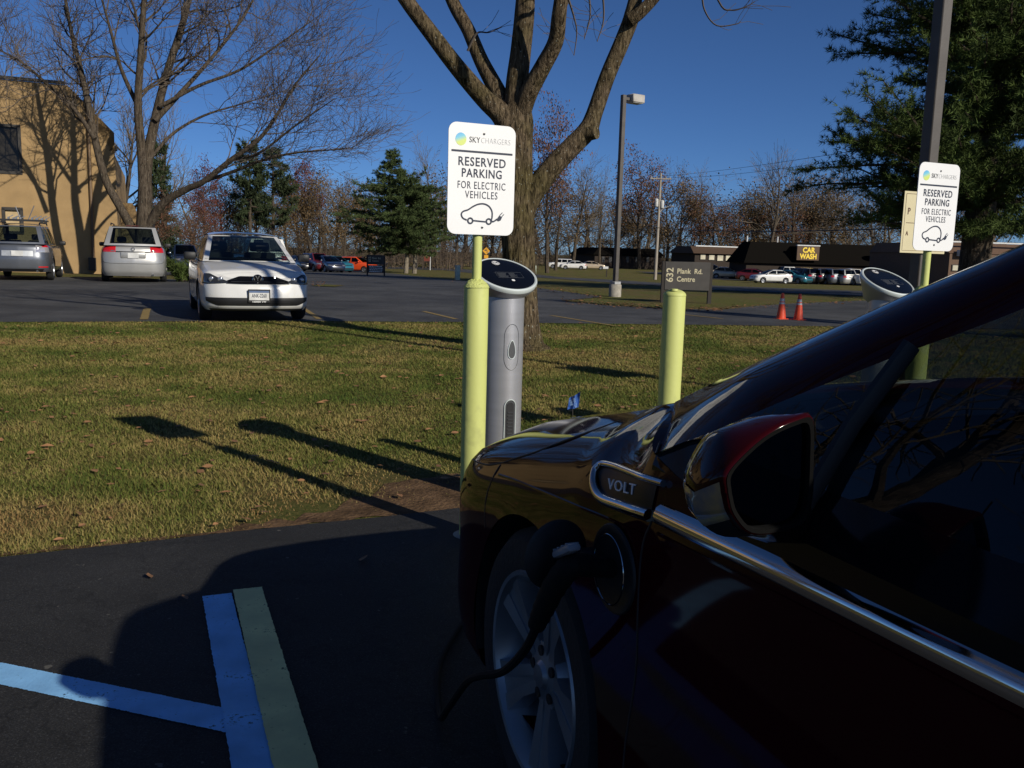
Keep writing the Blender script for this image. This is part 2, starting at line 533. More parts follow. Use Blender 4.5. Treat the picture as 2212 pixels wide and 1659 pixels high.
# painted lines of the near car park (stall direction runs along hd)
TH = R(21.3)
hd = Vector((-math.sin(TH), math.cos(TH), 0)); lfv = Vector((-math.cos(TH), -math.sin(TH), 0))
M_BLUE = paint_mat('blue line paint', (0.26, 0.55, 0.88), (0.03, 0.04, 0.06), 0.35)
M_GREEN = paint_mat('yellow green line paint', (0.74, 0.70, 0.32), (0.035, 0.04, 0.03), 0.45)
M_YEL = paint_mat('yellow line paint', (0.30, 0.21, 0.07), (0.05, 0.05, 0.05), 0.8)
def quad(name, a, b, wid, dz, mat, rag=0.0, seed=1):
    a, b = Vector((a[0], a[1])), Vector((b[0], b[1]))
    n = (b - a).orthogonal().normalized() * wid / 2
    return sheet(name, [a + n, b + n, b - n, a - n], dz, mat, rag=rag, seed=seed)
g0, g1 = Vector((-0.951, 3.135)), Vector((-0.51, 2.035))
gdir = (g1 - g0).normalized()
quad('green_line', g0, g0 + gdir * 5.2, 0.102, 0.022, M_GREEN, 0.0016, 2)
b0 = Vector((-1.045, 3.08)); 
quad('blue_line', b0, b0 + (Vector((-0.61, 2.03)) - b0).normalized() * 5.2, 0.10, 0.017, M_BLUE, 0.0016, 3)
h0, h1 = Vector((-0.83, 2.38)), Vector((-1.48, 2.47))
hl = gp(478, 1553), gp(0, 1458)
quad('blue_line', (hl[0].x + .12, hl[0].y - .06), Vector((hl[0].x, hl[0].y)) + (Vector((hl[1].x, hl[1].y)) - Vector((hl[0].x, hl[0].y))) * 2.2, 0.105, 0.0145, M_BLUE, 0.0016, 4)
# yellow stall lines of the far car park
for (xa, ya, xb, yb, wd) in ((311, 692, 318, 668, 0.13), (690, 691, 650, 664, 0.10), (985, 691, 915, 674, 0.10), (1330, 706, 1190, 683, 0.10), (1560, 690, 1450, 678, 0.09)):
    a, b = gp(xa, ya), gp(xb, yb)
    quad('yellow_line', a, b, wd, 0.018, M_YEL, 0.01, int(xa))
# ------------------------------------------------------------------ car building kit
class Body:
    """lower body of a car: a surface wrapped round the plan outline, raked by inset tables, with a crowned deck on top"""
    def __init__(s, plan, ztop, zbot=0.2, side=None, front=None, rear=None, ds=0.05, nz=18, crown=0.03):
        P = crom(plan, 14)
        P = np.array(P); P[:, 1] = np.maximum(P[:, 1], 0)
        L = np.concatenate([[0], np.cumsum(np.hypot(*np.diff(P, axis=0).T))])
        n = int(L[-1] / ds) + 1
        s.s = np.linspace(0, L[-1], n)
        s.p = np.stack([np.interp(s.s, L, P[:, 0]), np.interp(s.s, L, P[:, 1])], 1)
        T = np.gradient(s.p, axis=0); T /= np.linalg.norm(T, axis=1)[:, None]
        s.n = np.stack([-T[:, 1], T[:, 0]], 1) * -1.0
        # outward: away from the car's middle
        c = np.array([s.p[:, 0].mean(), 0.0])
        mid = n // 2
        if s.n[mid, 1] < 0: s.n *= -1
        s.n[0] = (1, 0); s.n[-1] = (-1, 0)
        s.zt, s.zb, s.crown, s.nz = pch(ztop), zbot, crown, nz
        s.kx = None            # optional: how strongly the top of the flank leans in, along x
        s.ts = pch(side or [(0, .07), (.12, .02), (.35, .0), (.6, .0), (.8, .015), (.93, .04), (1, .10)])
        s.tf = pch(front or [(0, .12), (.15, .03), (.4, .0), (.7, .02), (.88, .06), (1, .18)])
        s.tr = pch(rear or [(0, .10), (.15, .02), (.45, .0), (.7, .03), (.9, .06), (1, .12)])
    def inset(s, t, nx, x=0.0):
        wf = min(1, max(0, (nx - 0.25) / 0.55)); wr = min(1, max(0, (-nx - 0.25) / 0.55))
        side = float(s.ts(t)) * (1 if s.kx is None or t < .55 else 1 + (float(s.kx(x)) - 1) * min(1, (t - .55) / .2))
        return side * (1 - wf - wr) + float(s.tf(t)) * wf + float(s.tr(t)) * wr
    def raw(s, sv):
        p = (np.interp(sv, s.s, s.p[:, 0]), np.interp(sv, s.s, s.p[:, 1]))
        n = np.array([np.interp(sv, s.s, s.n[:, 0]), np.interp(sv, s.s, s.n[:, 1])]); n /= np.linalg.norm(n)
        return p, n
    def S(s, sv, z, off=0.0, side=1):
        """surface point at arc length sv from the nose and height z"""
        p, n = s.raw(sv)
        zt = float(s.zt(p[0]))
        t = min(1, max(0, (z - s.zb) / (zt - s.zb)))
        d = off - s.inset(t, n[0], p[0])
        y = max(0.0, p[1] + n[1] * d)
        return Vector((p[0] + n[0] * d, y * side, z))
    def s_at_x(s, x):
        """arc length on the flank where the outline passes x"""
        k = np.argmax(s.p[:, 1]); 
        i = np.argmin(np.abs(s.p[:, 0] - x) + (s.p[:, 1] < s.p[:, 1].max() * 0.55) * 5)
        return float(s.s[i])
    def s_at_y(s, y, rear=False):
        h = len(s.s) // 2
        if rear: return float(np.interp(y, s.p[h:, 1][::-1], s.s[h:][::-1]))
        return float(np.interp(y, s.p[:h, 1], s.s[:h]))
    def mesh(s, arches=(), mb=None, deck=True, lo=0.0):
        mb = mb or MB()
        tt = np.concatenate([np.linspace(0, .7, s.nz - 6, endpoint=False), np.linspace(.7, 1, 7)])
        G = []
        for i in range(len(s.s)):
            p, n = s.p[i], s.n[i]; zt = float(s.zt(p[0]))
            row = []
            for t in tt:
                d = -s.inset(t, n[0], p[0]); z = s.zb + t * (zt - s.zb)
                row.append([p[0] + n[0] * d, max(0, p[1] + n[1] * d), z])
            G.append(row)
        G = np.array(G)
        dead = np.zeros((len(s.s) - 1, len(tt) - 1), bool)
        for (ax, az, r) in arches:
            # pull the vertices nearest to the arch circle onto it
            dx, dz = G[:, :, 0] - ax, G[:, :, 2] - az
            D = np.hypot(dx, dz)
            fl = np.abs(s.n[:, 0]) < 0.6
            cell = (s.s[1] - s.s[0]) * 0.75
            m = (np.abs(D - r) < cell) & fl[:, None] & (dz > -0.25)
            k = np.where(m, r / np.maximum(D, 1e-6), 1.0)
            G[:, :, 0] = ax + dx * k; G[:, :, 2] = np.where(m, az + dz * k, G[:, :, 2])
            D2 = np.hypot(G[:, :, 0] - ax, G[:, :, 2] - az)
            ctr = (D2[:-1, :-1] + D2[1:, :-1] + D2[1:, 1:] + D2[:-1, 1:]) / 4
            dead |= (ctr < r - 0.002) & fl[:-1, None]
        nv = len(tt)
        for sd in (1, -1):
            vs = [(q[0], q[1] * sd, q[2]) for row in G for q in row]
            fs = []
            for i in range(len(s.s) - 1):
                for j in range(nv - 1):
                    if dead[i, j]: continue
                    q = (i*nv+j, (i+1)*nv+j, (i+1)*nv+j+1, i*nv+j+1)
                    fs.append(q if sd > 0 else tuple(reversed(q)))
            mb.add(vs, fs)
        if deck:
            E = G[:, -1, :]
            cols = [-1, -.97, -.9, -.75, -.5, -.25, 0, .25, .5, .75, .9, .97, 1]
            E = E[(E[:, 0] > deck[0])] if isinstance(deck, tuple) else E
            P = [[(e[0], e[1] * c, e[2] + s.crown * (1 - abs(c) ** 2.5) * min(1, e[1] / 0.4)) for c in cols] for e in E]
            mb.grid(P)
        # floor pan
        B = G[:, 0, :]
        mb.grid([[(b[0], b[1], b[2] + lo), (b[0], -b[1], b[2] + lo)] for b in B])
        return mb
    def patch(s, mb, s0, s1, z0, z1, off=0.004, side=1, ns=10, nz=5, mi=0, round_=0.0):
        """piece lying on the surface between arc lengths s0..s1; z0, z1 numbers or functions of u in 0..1"""
        f0 = z0 if callable(z0) else (lambda u: z0)
        f1 = z1 if callable(z1) else (lambda u: z1)
        P = []
        for i in range(ns + 1):
            u = i / ns; a, b = f0(u), f1(u)
            row = []
            for j in range(nz + 1):
                v = j / nz
                edge = min(u, 1 - u, v, 1 - v)
                o = off if edge > 1e-6 else max(0.0025, off * .45)
                row.append(s.S(s0 + (s1 - s0) * u, a + (b - a) * v, o, side))
            P.append(row)
        return mb.grid(P, mi, flip=side < 0)
    def line(s, mb, pts, r=0.003, off=0.0, side=1, n=6, dense=6):
        """bead following (s, z) points on the surface"""
        q = crom(pts, dense) if len(pts) > 2 else [np.array(pts[0]) + (np.array(pts[1]) - np.array(pts[0])) * k / 12 for k in range(13)]
        return mb.tube([s.S(a, z, off, side) for a, z in q], r, n)

def panel(fr, gl, c00, c10, c11, c01, m=(.08, .08, .08, .08), bulge=None, nu=8, nv=5, sink=0.004, flip=False):
    """four-cornered panel: margin faces go to fr (frame), the middle to gl (pane). u runs c00->c10, v up; m = left,right,bottom,top"""
    c00, c10, c11, c01 = map(Vector, (c00, c10, c11, c01))
    us = [0, m[0]] + [m[0] + (1 - m[0] - m[1]) * k / nu for k in range(1, nu)] + [1 - m[1], 1]
    vs = [0, m[2]] + [m[2] + (1 - m[2] - m[3]) * k / nv for k in range(1, nv)] + [1 - m[3], 1]
    nrm = (c10 - c00).cross(c01 - c00).normalized()
    def pt(u, v, off=0):
        p = (c00 * (1 - u) + c10 * u) * (1 - v) + (c01 * (1 - u) + c11 * u) * v
        if bulge: p = p + Vector(bulge) * (4 * u * (1 - u)) * (0.4 + 0.6 * 4 * v * (1 - v))
        return p + nrm * off
    def addto(mb, off, test):
        P = [[pt(u, v, off) for v in vs] for u in us]
        n2 = len(vs); fl = []
        for i in range(len(us) - 1):
            for j in range(len(vs) - 1):
                mid = 0 < i < len(us) - 2 and 0 < j < len(vs) - 2
                if mid == test: 
                    q = (i*n2+j, (i+1)*n2+j, (i+1)*n2+j+1, i*n2+j+1)
                    fl.append(tuple(reversed(q)) if flip else q)
        mb.add([p for r in P for p in r], fl)
    if fr is not None: addto(fr, 0, False)
    if gl is not None: addto(gl, -sink * (-1 if flip else 1), True)

M_TYRE = pm('tyre rubber', (0.012, 0.012, 0.012), 0.85, bump=0.2, bscale=90)
M_RIM = pm('wheel alloy', (0.30, 0.31, 0.33), 0.36, 0.7)
M_BLK = pm('black plastic', (0.010, 0.010, 0.011), 0.55)
M_GLOSSBLK = pm('gloss black', (0.005, 0.005, 0.006), 0.10, spec=0.22)
M_CHROME = pm('chrome', (0.52, 0.52, 0.52), 0.08, 1.0, var=0.03)
M_INT = pm('car interior', (0.016, 0.016, 0.017), 0.8)
M_GLASS = glass_mat('car glass', (0.42, 0.50, 0.48))
M_GLASSD = glass_mat('dark car glass', (0.16, 0.19, 0.19))
M_LAMP = pm('lamp lens', (0.30, 0.31, 0.33), 0.08, 0.6, coat=1.0)
M_RED = pm('tail lamp lens', (0.50, 0.012, 0.016), 0.10, coat=1.0)
M_PLATE = pm('plate white', (0.60, 0.60, 0.58), 0.45)
M_INK = pm('dark ink', (0.012, 0.02, 0.045), 0.6)

def car_paint(name, col, metal=0.0, rough=0.28):
    return pm(name, col, rough, metal, var=0.06, scale=2.5, coat=1.0)

def make_wheel(parent, x, y, r, side, rim_r=0.23, width=0.21, spokes=5, mat=None, tw=None):
    """tyre with a rim child; axis along y, outer face on `side`"""
    Mx = Matrix.Rotation(-math.pi / 2 * side, 3, 'X')         # local +z -> outward
    h = width / 2
    t = MB().lathe([(rim_r - .005, -h * .8), (rim_r + .02, -h), (r - .03, -h * .98), (r - .006, -h * .75), (r, -h * .4), (r, h * .4), (r - .006, h * .75),
                    (r - .03, h * .98), (rim_r + .02, h), (rim_r - .005, h * .9)], 36, M=Mx)
    w_ = obj('wheel', t, M_TYRE, parent, loc=(x, y, r))
    m = MB()
    m.lathe([(rim_r + .008, h * .92), (rim_r + .004, h * .99), (rim_r - .012, h * .95), (rim_r - .028, h * .5), (rim_r - .035, -h * .7)], 36, M=Mx)
    m.lathe([(rim_r - .03, -h * .35), (0.001, -h * .35)], 24, M=Mx, mi=1)
    for k in range(spokes):
        a = 2 * math.pi * k / spokes + 0.3
        Rz = Mx @ Matrix.Rotation(a, 3, 'Z')
        w0, w1 = 0.030, 0.042
        vs = [Vector(p) for p in ((.03, -w0, h*.72), (rim_r - .01, -w1, h*.86), (rim_r - .01, w1, h*.86), (.03, w0, h*.72), (.03, -w0*1.3, h*.4), (rim_r - .02, -w1*1.3, h*.5), (rim_r - .02, w1*1.3, h*.5), (.03, w0*1.3, h*.4))]
        m.add([Rz @ p for p in vs], [(0,1,2,3), (0,4,5,1), (2,6,7,3), (1,5,6,2), (0,3,7,4)])
    m.lathe([(.001, h * .85), (.035, h * .83), (.06, h * .74), (.065, h * .4)], 20, M=Mx)
    obj('rim', m, [mat or M_RIM, M_BLK], w_)
    return w_

def arch_liner(parent, x, r, y, zc, side):
    mb = MB()
    P = []
    for k in range(19):
        a = math.pi * (k / 18) * 1.16 - 0.08 * math.pi
        P.append([(x + (r + .002) * math.cos(a), y * side, zc + (r + .002) * math.sin(a)), (x + (r + .01) * math.cos(a), (y - .34) * side, zc + (r + .01) * math.sin(a))])
    mb.grid(P)
    vs = [(x, (y - .33) * side, zc)] + [(p[1][0], p[1][1] , p[1][2]) for p in P]
    mb.add(vs, [(0, i, i + 1) for i in range(1, len(vs) - 1)])
    return obj('wheel_arch', mb, M_BLK, parent)

def seats(parent, spots, z0=0.8, h=0.42):
    for (x, y) in spots:
        m = MB()
        m.rbox((x, y, z0 + h * .3), (0.14, 0.48, h * .9), 0.05)
        m.rbox((x - .02, y, z0 + h * .95), (0.09, 0.26, 0.18), 0.035)
        obj('seat', m, M_INT, parent)
# ------------------------------------------------------------------ the near car: dark red electric hatchback, nose to the chargers
M_VPAINT = pm('dark cherry paint', (0.030, 0.0020, 0.0035), 0.05, 0.0, var=0.10, scale=3, spec=0.13)
M_GLASSV = glass_mat('electric car glass', (0.40, 0.44, 0.42))
CAR_O = Vector((0.87923, 2.19584, 0.0))
ecar = thing('electric_car', 'dark red electric hatchback in shadow, charging with its nose to the green bollards', 'car', CAR_O, math.pi / 2 + TH)
def car_local(p): 
    q = Vector(p) - CAR_O
    return Vector((q.dot(hd), q.dot(lfv), q.z))

VB = Body([(.95, 0), (.937, .3), (.885, .55), (.79, .725), (.665, .83), (.5, .882), (.2, .893), (-.5, .894), (-1.4, .894), (-2.3, .89), (-2.9, .875), (-3.25, .83), (-3.45, .70), (-3.53, .4), (-3.55, 0)],
          [(.95, .665), (.85, .705), (.64, .775), (.34, .845), (.08, .905), (-.14, .958), (-.25, .985), (-.35, .975), (-.47, .945), (-.6, .925), (-1.5, .928), (-2.5, .96), (-3.2, 1.0), (-3.55, 1.02)],
          zbot=.17, side=[(0, .05), (.08, .015), (.25, .0), (.5, .004), (.68, .0), (.8, .015), (.9, .06), (1, .21)],
          front=[(0, .10), (.12, .04), (.3, .0), (.6, .012), (.8, .035), (.93, .085), (1, .15)], ds=.022, nz=34, crown=.035)
VB.kx = pch([(.9, 1), (0, 1), (-.25, .85), (-.47, .12), (-.6, .08), (-3.5, .08)])
obj('body', weld(VB.mesh([(0, .334, .362), (-2.685, .334, .362)], deck=(-.46,))), M_VPAINT, ecar, angle=50)
for ax in (0, -2.685):
    for sd in (1, -1):
        arch_liner(ecar, ax, .362, .886, .334, sd)

# cabin: windscreen edge / roof rail (A), window line (W), belt (B)
cA = [(-.24, .695, .990), (-.40, .668, 1.072), (-.6, .64, 1.165), (-.85, .61, 1.278), (-1.08, .59, 1.362), (-1.6, .57, 1.42), (-2.2, .57, 1.405), (-2.8, .58, 1.33), (-3.3, .60, 1.18), (-3.5, .62, 1.03)]
cW = [(-.47, .868, .947), (-.575, .832, 1.005), (-.72, .79, 1.085), (-.93, .735, 1.19), (-1.15, .69, 1.28), (-1.6, .665, 1.33), (-2.2, .665, 1.31), (-2.7, .68, 1.24), (-3.05, .74, 1.10), (-3.1, .80, 1.02)]
cB = [(-.47, .874, .930), (-.6, .878, .922), (-.85, .882, .922), (-1.1, .884, .923), (-1.4, .884, .924), (-1.75, .883, .925), (-2.2, .882, .935), (-2.6, .877, .95), (-2.95, .866, .965), (-3.1, .85, .975)]
A_, W_, B_ = [np.array(crom(q, 5)) for q in (cA, cW, cB)]
def mir(p, sd): return Vector((p[0], p[1] * sd, p[2]))
rail = MB(); band = MB()
panes = {}
for sd in (1, -1):
    rows = []
    for ii_, (a, w_) in enumerate(zip(A_, W_)):
        bl_ = min(1, ii_ / 7)
        rows.append([mir(a * (1 - v) + w_ * v + np.array([.0, .030, .012]) * bl_ * 4 * v * (1 - v), sd) for v in (0, .08, .2, .35, .5, .65, .8, .92, 1)])
    rows.insert(0, [p + Vector((.03, -.006 * sd, -.028)) for p in rows[0]])
    rail.grid(rows, flip=sd < 0)
    lo, hi = [], []
    for w_, b_ in zip(W_, B_):
        h = max(.001, w_[2] - b_[2]); v = min(.98, .062 / h)
        mid = b_ + (w_ - b_) * v
        lo.append([mir(b_, sd), mir(mid, sd)]); hi.append([mir(mid, sd), mir(mid + (w_ - mid) * .5 + np.array([0, .008, 0]), sd), mir(w_, sd)])
    band.grid(lo, flip=sd > 0)
    g1, g2 = MB().grid(hi[:23]), MB().grid(hi[25:])
    obj('side_window', g1, M_GLASSV, ecar); obj('side_window', g2, M_GLASSV, ecar)
    band.grid([[p + Vector((0, .002 * sd, 0)) for p in r] for r in hi[22:26]])
    obj('window_divider', MB().tube([mir(p, sd) for p in ((-.845, .874, .965), (-.86, .822, 1.07), (-.878, .757, 1.17))], .013, 8, flat=.6), M_BLK, ecar)
    # belt closing strip down to the body
    band.grid([[mir(b_, sd), mir(b_ + np.array([0, .004, -.035]), sd)] for b_ in B_], flip=sd < 0)
ws, rf, rg = [], [], []
for i, a in enumerate(A_):
    fwd = .17 - .10 * min(1, i / 20)
    if i > 30: fwd = -.02 - .08 * (i - 30) / 15
    elif i > 20: fwd = .07 - .09 * (i - 20) / 10
    row = []
    for k in range(15):
        c = 1 - 2 * k / 14
        row.append(Vector((a[0] + fwd * (1 - c * c), a[1] * c, a[2] + (.028 if i > 4 else .007 * i) * (1 - c * c))))
    if i <= 20: ws.append(row)
    if 20 <= i <= 34: rf.append(row)
    if i >= 34: rg.append(row)
obj('windshield', MB().grid(ws), M_GLASSV, ecar)
rail.grid(rf)
obj('cabin_frame', rail, M_VPAINT, ecar, angle=50)
obj('window_trim', band, M_GLOSSBLK, ecar)
obj('rear_window', MB().grid(rg), M_GLASSD, ecar)
cow = MB()
cow.grid([[r + Vector((.02, 0, -.012)) for r in ws[0]], [r + Vector((.10, 0, -.028)) for r in ws[0]]])
obj('cowl', cow, M_BLK, ecar)
# inside
tub = MB()
for sd in (1, -1):
    tub.grid([[mir(b_ - np.array([0, .06, .02]), sd), Vector((b_[0], .80 * sd, .45))] for b_ in B_])
tub.grid([[Vector((b_[0], .80, .45)), Vector((b_[0], -.80, .45))] for b_ in B_])
tub.rbox((-.62, 0, .86), (.62, 1.5, .16), .06)
tub.box((-.40, 0, .66), (.04, 1.56, .5)); tub.box((-3.1, 0, .7), (.04, 1.5, .5))
obj('interior', tub, M_INT, ecar)
seats(ecar, ((-1.62, .37), (-1.62, -.37), (-2.55, .37), (-2.55, -.37)), .62, .52)
st = MB()
Ms = Matrix.Rotation(R(64), 3, 'Y')
st.tube([Vector((-.98, .38, .93)) + Ms @ Vector((.18 * math.cos(k * math.pi / 14), .18 * math.sin(k * math.pi / 14), 0)) for k in range(29)], .016, 8, cap=False)
st.box((-.96, .38, .925), (.05, .34, .035)); st.tube([(-.98, .38, .93), (-.75, .38, .84)], .03, 8)
obj('steering_wheel', st, M_INT, ecar)

# bonnet shut line, bumper gap, door gaps, sill crease: dark recessed beads
sx = VB.s_at_x
for sd in (1, -1):
    for pts, r_ in (([(sx(.28), .755), (sx(.285), .68), (sx(.295), .59)], .0025),
                    ([(sx(-.505), .845), (sx(-.49), .78), (sx(-.47), .6), (sx(-.46), .4), (sx(-.47), .22)], .003),
                    ([(sx(-1.55), .90), (sx(-1.54), .6), (sx(-1.53), .22)], .003),
                    ([(VB.s_at_y(.60), .665), (VB.s_at_y(.74), .672), (sx(.42), .722), (sx(.30), .752), (sx(.20), .785), (sx(.10), .828), (sx(.0), .875), (sx(-.09), .925)], .0025)):
        obj('panel_gap', VB.line(MB(), pts, r_, -.0012, sd), M_BLK, ecar)
    # seam between wing and pillar foot
    m_ = lambda i: A_[i] * .62 + W_[i] * .38 + np.array([.004, .022, .020])
    obj('panel_gap', MB().tube([mir(np.array(p) + np.array([0, .001, .0005]), sd) for p in (A_[0] * .9 + W_[0] * .1 + np.array([0, -.002, -.003]), A_[0] * .75 + W_[0] * .25, A_[0] * .5 + W_[0] * .5, A_[0] * .25 + W_[0] * .75, W_[0])], .0022, 6), M_BLK, ecar)
    for pts in ([(sx(.25), .735), (sx(.1), .755), (sx(-.33), .80), (sx(-.48), .815)], [(sx(-.53), .83), (sx(-1.2), .855), (sx(-2.4), .88)]):
        obj('body_crease', VB.line(MB(), pts, .004, -.0015, sd), M_VPAINT, ecar)

# chrome spear along the belt, and the hockey-stick vent ahead of the door
for sd in (1, -1):
    spear = MB()
    pts = crom([(sx(-.515), .862), (sx(-.8), .872), (sx(-1.2), .885), (sx(-2.0), .91), (sx(-2.9), .945)], 12)
    spear.grid([[VB.S(a, z - .017, .001, sd), VB.S(a, z - .013, .009, sd), VB.S(a, z, .013, sd), VB.S(a, z + .012, .009, sd), VB.S(a, z + .017, .001, sd)] for a, z in pts], flip=sd < 0)
    obj('chrome_trim', spear, M_CHROME, ecar)
    vent = MB()
    top = lambda u: .885 + .030 * u
    bot = lambda u: .868 - .045 * math.sin(min(1, u * 2.2) * math.pi / 2) + .034 * max(0, u - .35) / .65
    VB.patch(vent, sx(-.262), sx(-.50), bot, top, .004, sd, 14, 5)
    v = obj('fender_vent', vent, pm('vent black', (.006, .006, .007), .4, spec=.2), ecar)
    rim_ = MB()
    pts = [(sx(-.515), .912), (sx(-.40), .899), (sx(-.285), .886), (sx(-.252), .876), (sx(-.25), .862), (sx(-.28), .842), (sx(-.335), .833), (sx(-.42), .843), (sx(-.503), .854)]
    q = crom(pts, 8)
    n = len(q)
    rim_.tube([VB.S(a, z, .006, sd) for a, z in q], [.0062 + .0045 * min(1, max(0, k / n - .25) * 2) for k in range(n)], 10)
    obj('vent_surround', rim_, M_CHROME, v)
    p = VB.S(sx(-.40), .872, .0095, sd)
    xa = (VB.S(sx(-.50), .887, 0, sd) - VB.S(sx(-.32), .861, 0, sd)) * (1 if sd > 0 else -1)
    obj('badge_lettering', text_mb('VOLT', .027, frame(p, xa, (0, sd, 0.12)), 1, .0, .0012, 1.1, fit=.098), pm('badge silver', (.80, .80, .82), .45, .2), v)

# lamps, mouth, lower grille of the nose
lampm = MB(); lens = MB()
for sd in (1, -1):
    ln = MB()
    VB.patch(ln, VB.s_at_y(.50), VB.s_at_y(.82) + .06, lambda u: .575 + .06 * u, lambda u: .64 + .07 * u ** .8, .006, sd, 14, 5)
    obj('headlight', ln, M_LAMP, ecar)
    fg = MB(); VB.patch(fg, VB.s_at_y(.62), VB.s_at_y(.80), .40, .50, .004, sd, 8, 4)
    obj('fog_lamp_recess', fg, M_BLK, ecar)
mouth = MB()
for sd in (1, -1):
    VB.patch(mouth, 0, VB.s_at_y(.55), .55, .64, .006, sd, 10, 4)
obj('upper_grille', mouth, pm('satin grille', (.35, .35, .36), .3, .9), ecar)
mouth = MB()
for sd in (1, -1):
    VB.patch(mouth, 0, VB.s_at_y(.5), .26, .42, .005, sd, 10, 4)
obj('lower_grille', mouth, M_BLK, ecar)
for sd in (1, -1):
    tl = MB(); VB.patch(tl, VB.s_at_y(.45, True), VB.s_at_y(.80, True) , .80, .96, .008, sd, 10, 5)
    obj('tail_light', tl, M_RED, ecar)

# door handle
for sd in (1, -1):
    for hx in (-1.38, -2.3):
        h_ = MB().rbox(VB.S(sx(hx), .79, .022, sd), (.19, .03, .03), .012)
        obj('door_handle', h_, M_CHROME, ecar)

# door mirrors
rim_yz = [(1.067, 1.021), (1.069, 1.044), (1.046, 1.068), (1.014, 1.090), (.976, 1.104), (.953, 1.104), (.947, 1.06), (.946, 1.0), (.957, .976), (.985, .968), (1.03, .97), (1.057, .995)]
hou_yz = [(1.076, 1.0), (1.073, 1.025), (1.045, 1.073), (1.006, 1.091), (.966, 1.099), (.936, 1.085), (.925, 1.045), (.923, .995), (.937, .965), (.97, .952), (1.03, .953), (1.066, .975)]
def ring(yz, x, k=1.0, c=(1.0, 1.025)):
    q = crom(yz + [yz[0]], 4)[:-1]
    k *= .93
    return [Vector((x, c[0] + (p[0] - c[0]) * k, c[1] + (p[1] - c[1]) * k)) for p in q]
for sd in (1, -1):
    secs = [ring(rim_yz, -.9455, .975), ring(rim_yz, -.945), ring(rim_yz, -.94, 1.03), ring(hou_yz, -.90, 1.02), ring(hou_yz, -.872, .93), ring(hou_yz, -.845, .74), ring(hou_yz, -.828, .45), ring(hou_yz, -.82, .08)]
    mh = MB(); mh.grid([[mir(p, sd) for p in s_ + [s_[0]]] for s_ in secs], flip=sd > 0)
    mo = obj('door_mirror', mh, M_VPAINT, ecar, angle=60)
    g_ = MB(); rr = ring(rim_yz, -.938, .93)
    g_.add([mir((-.938, 1.0, 1.03), sd)] + [mir(p, sd) for p in rr], [(0, i + 1, (i + 1) % len(rr) + 1) for i in range(len(rr))])
    obj('mirror_glass', g_, pm('mirror glass', (.14, .145, .155), .03, 1.0), mo)
    bz = MB(); bz.grid([[mir(p, sd) for p in s_ + [s_[0]]] for s_ in (ring(rim_yz, -.9465, .98), ring(rim_yz, -.9455, .90), ring(rim_yz, -.936, .895))])
    obj('mirror_bezel', bz, pm('matt black', (.004, .004, .004), .9, spec=.1), mo)
    arm = MB(); arm.tube([mir(p, sd) for p in ((-.80, .85, .945), (-.84, .92, .955), (-.87, .98, .975))], [.045, .035, .03], 12)
    obj('mirror_arm', arm, M_GLOSSBLK, mo)
    lo_ = MB(); P = []
    for x, k, yz in ((-.938, 1.045, rim_yz), (-.90, 1.045, hou_yz), (-.872, .955, hou_yz), (-.85, .80, hou_yz)):
        s_ = ring(yz, x, k)
        P.append([mir(p, sd) for p in s_[-5:] + s_[:3]])
    lo_.grid(P)
    obj('turn_signal', lo_, pm('clear lens', (.20, .20, .20), .12, .3, scale=40, coat=1.0, col2=(.42, .30, .14)), mo)
    sk = MB(); P = []
    for x, k, yz in ((-.9455, 1.02, rim_yz), (-.938, 1.04, rim_yz), (-.90, 1.035, hou_yz), (-.872, .95, hou_yz), (-.845, .77, hou_yz)):
        s_ = ring(yz, x, k)
        P.append([mir(p, sd) for p in s_[26:45]])
    sk.grid(P)
    obj('mirror_underside', sk, M_BLK, mo)

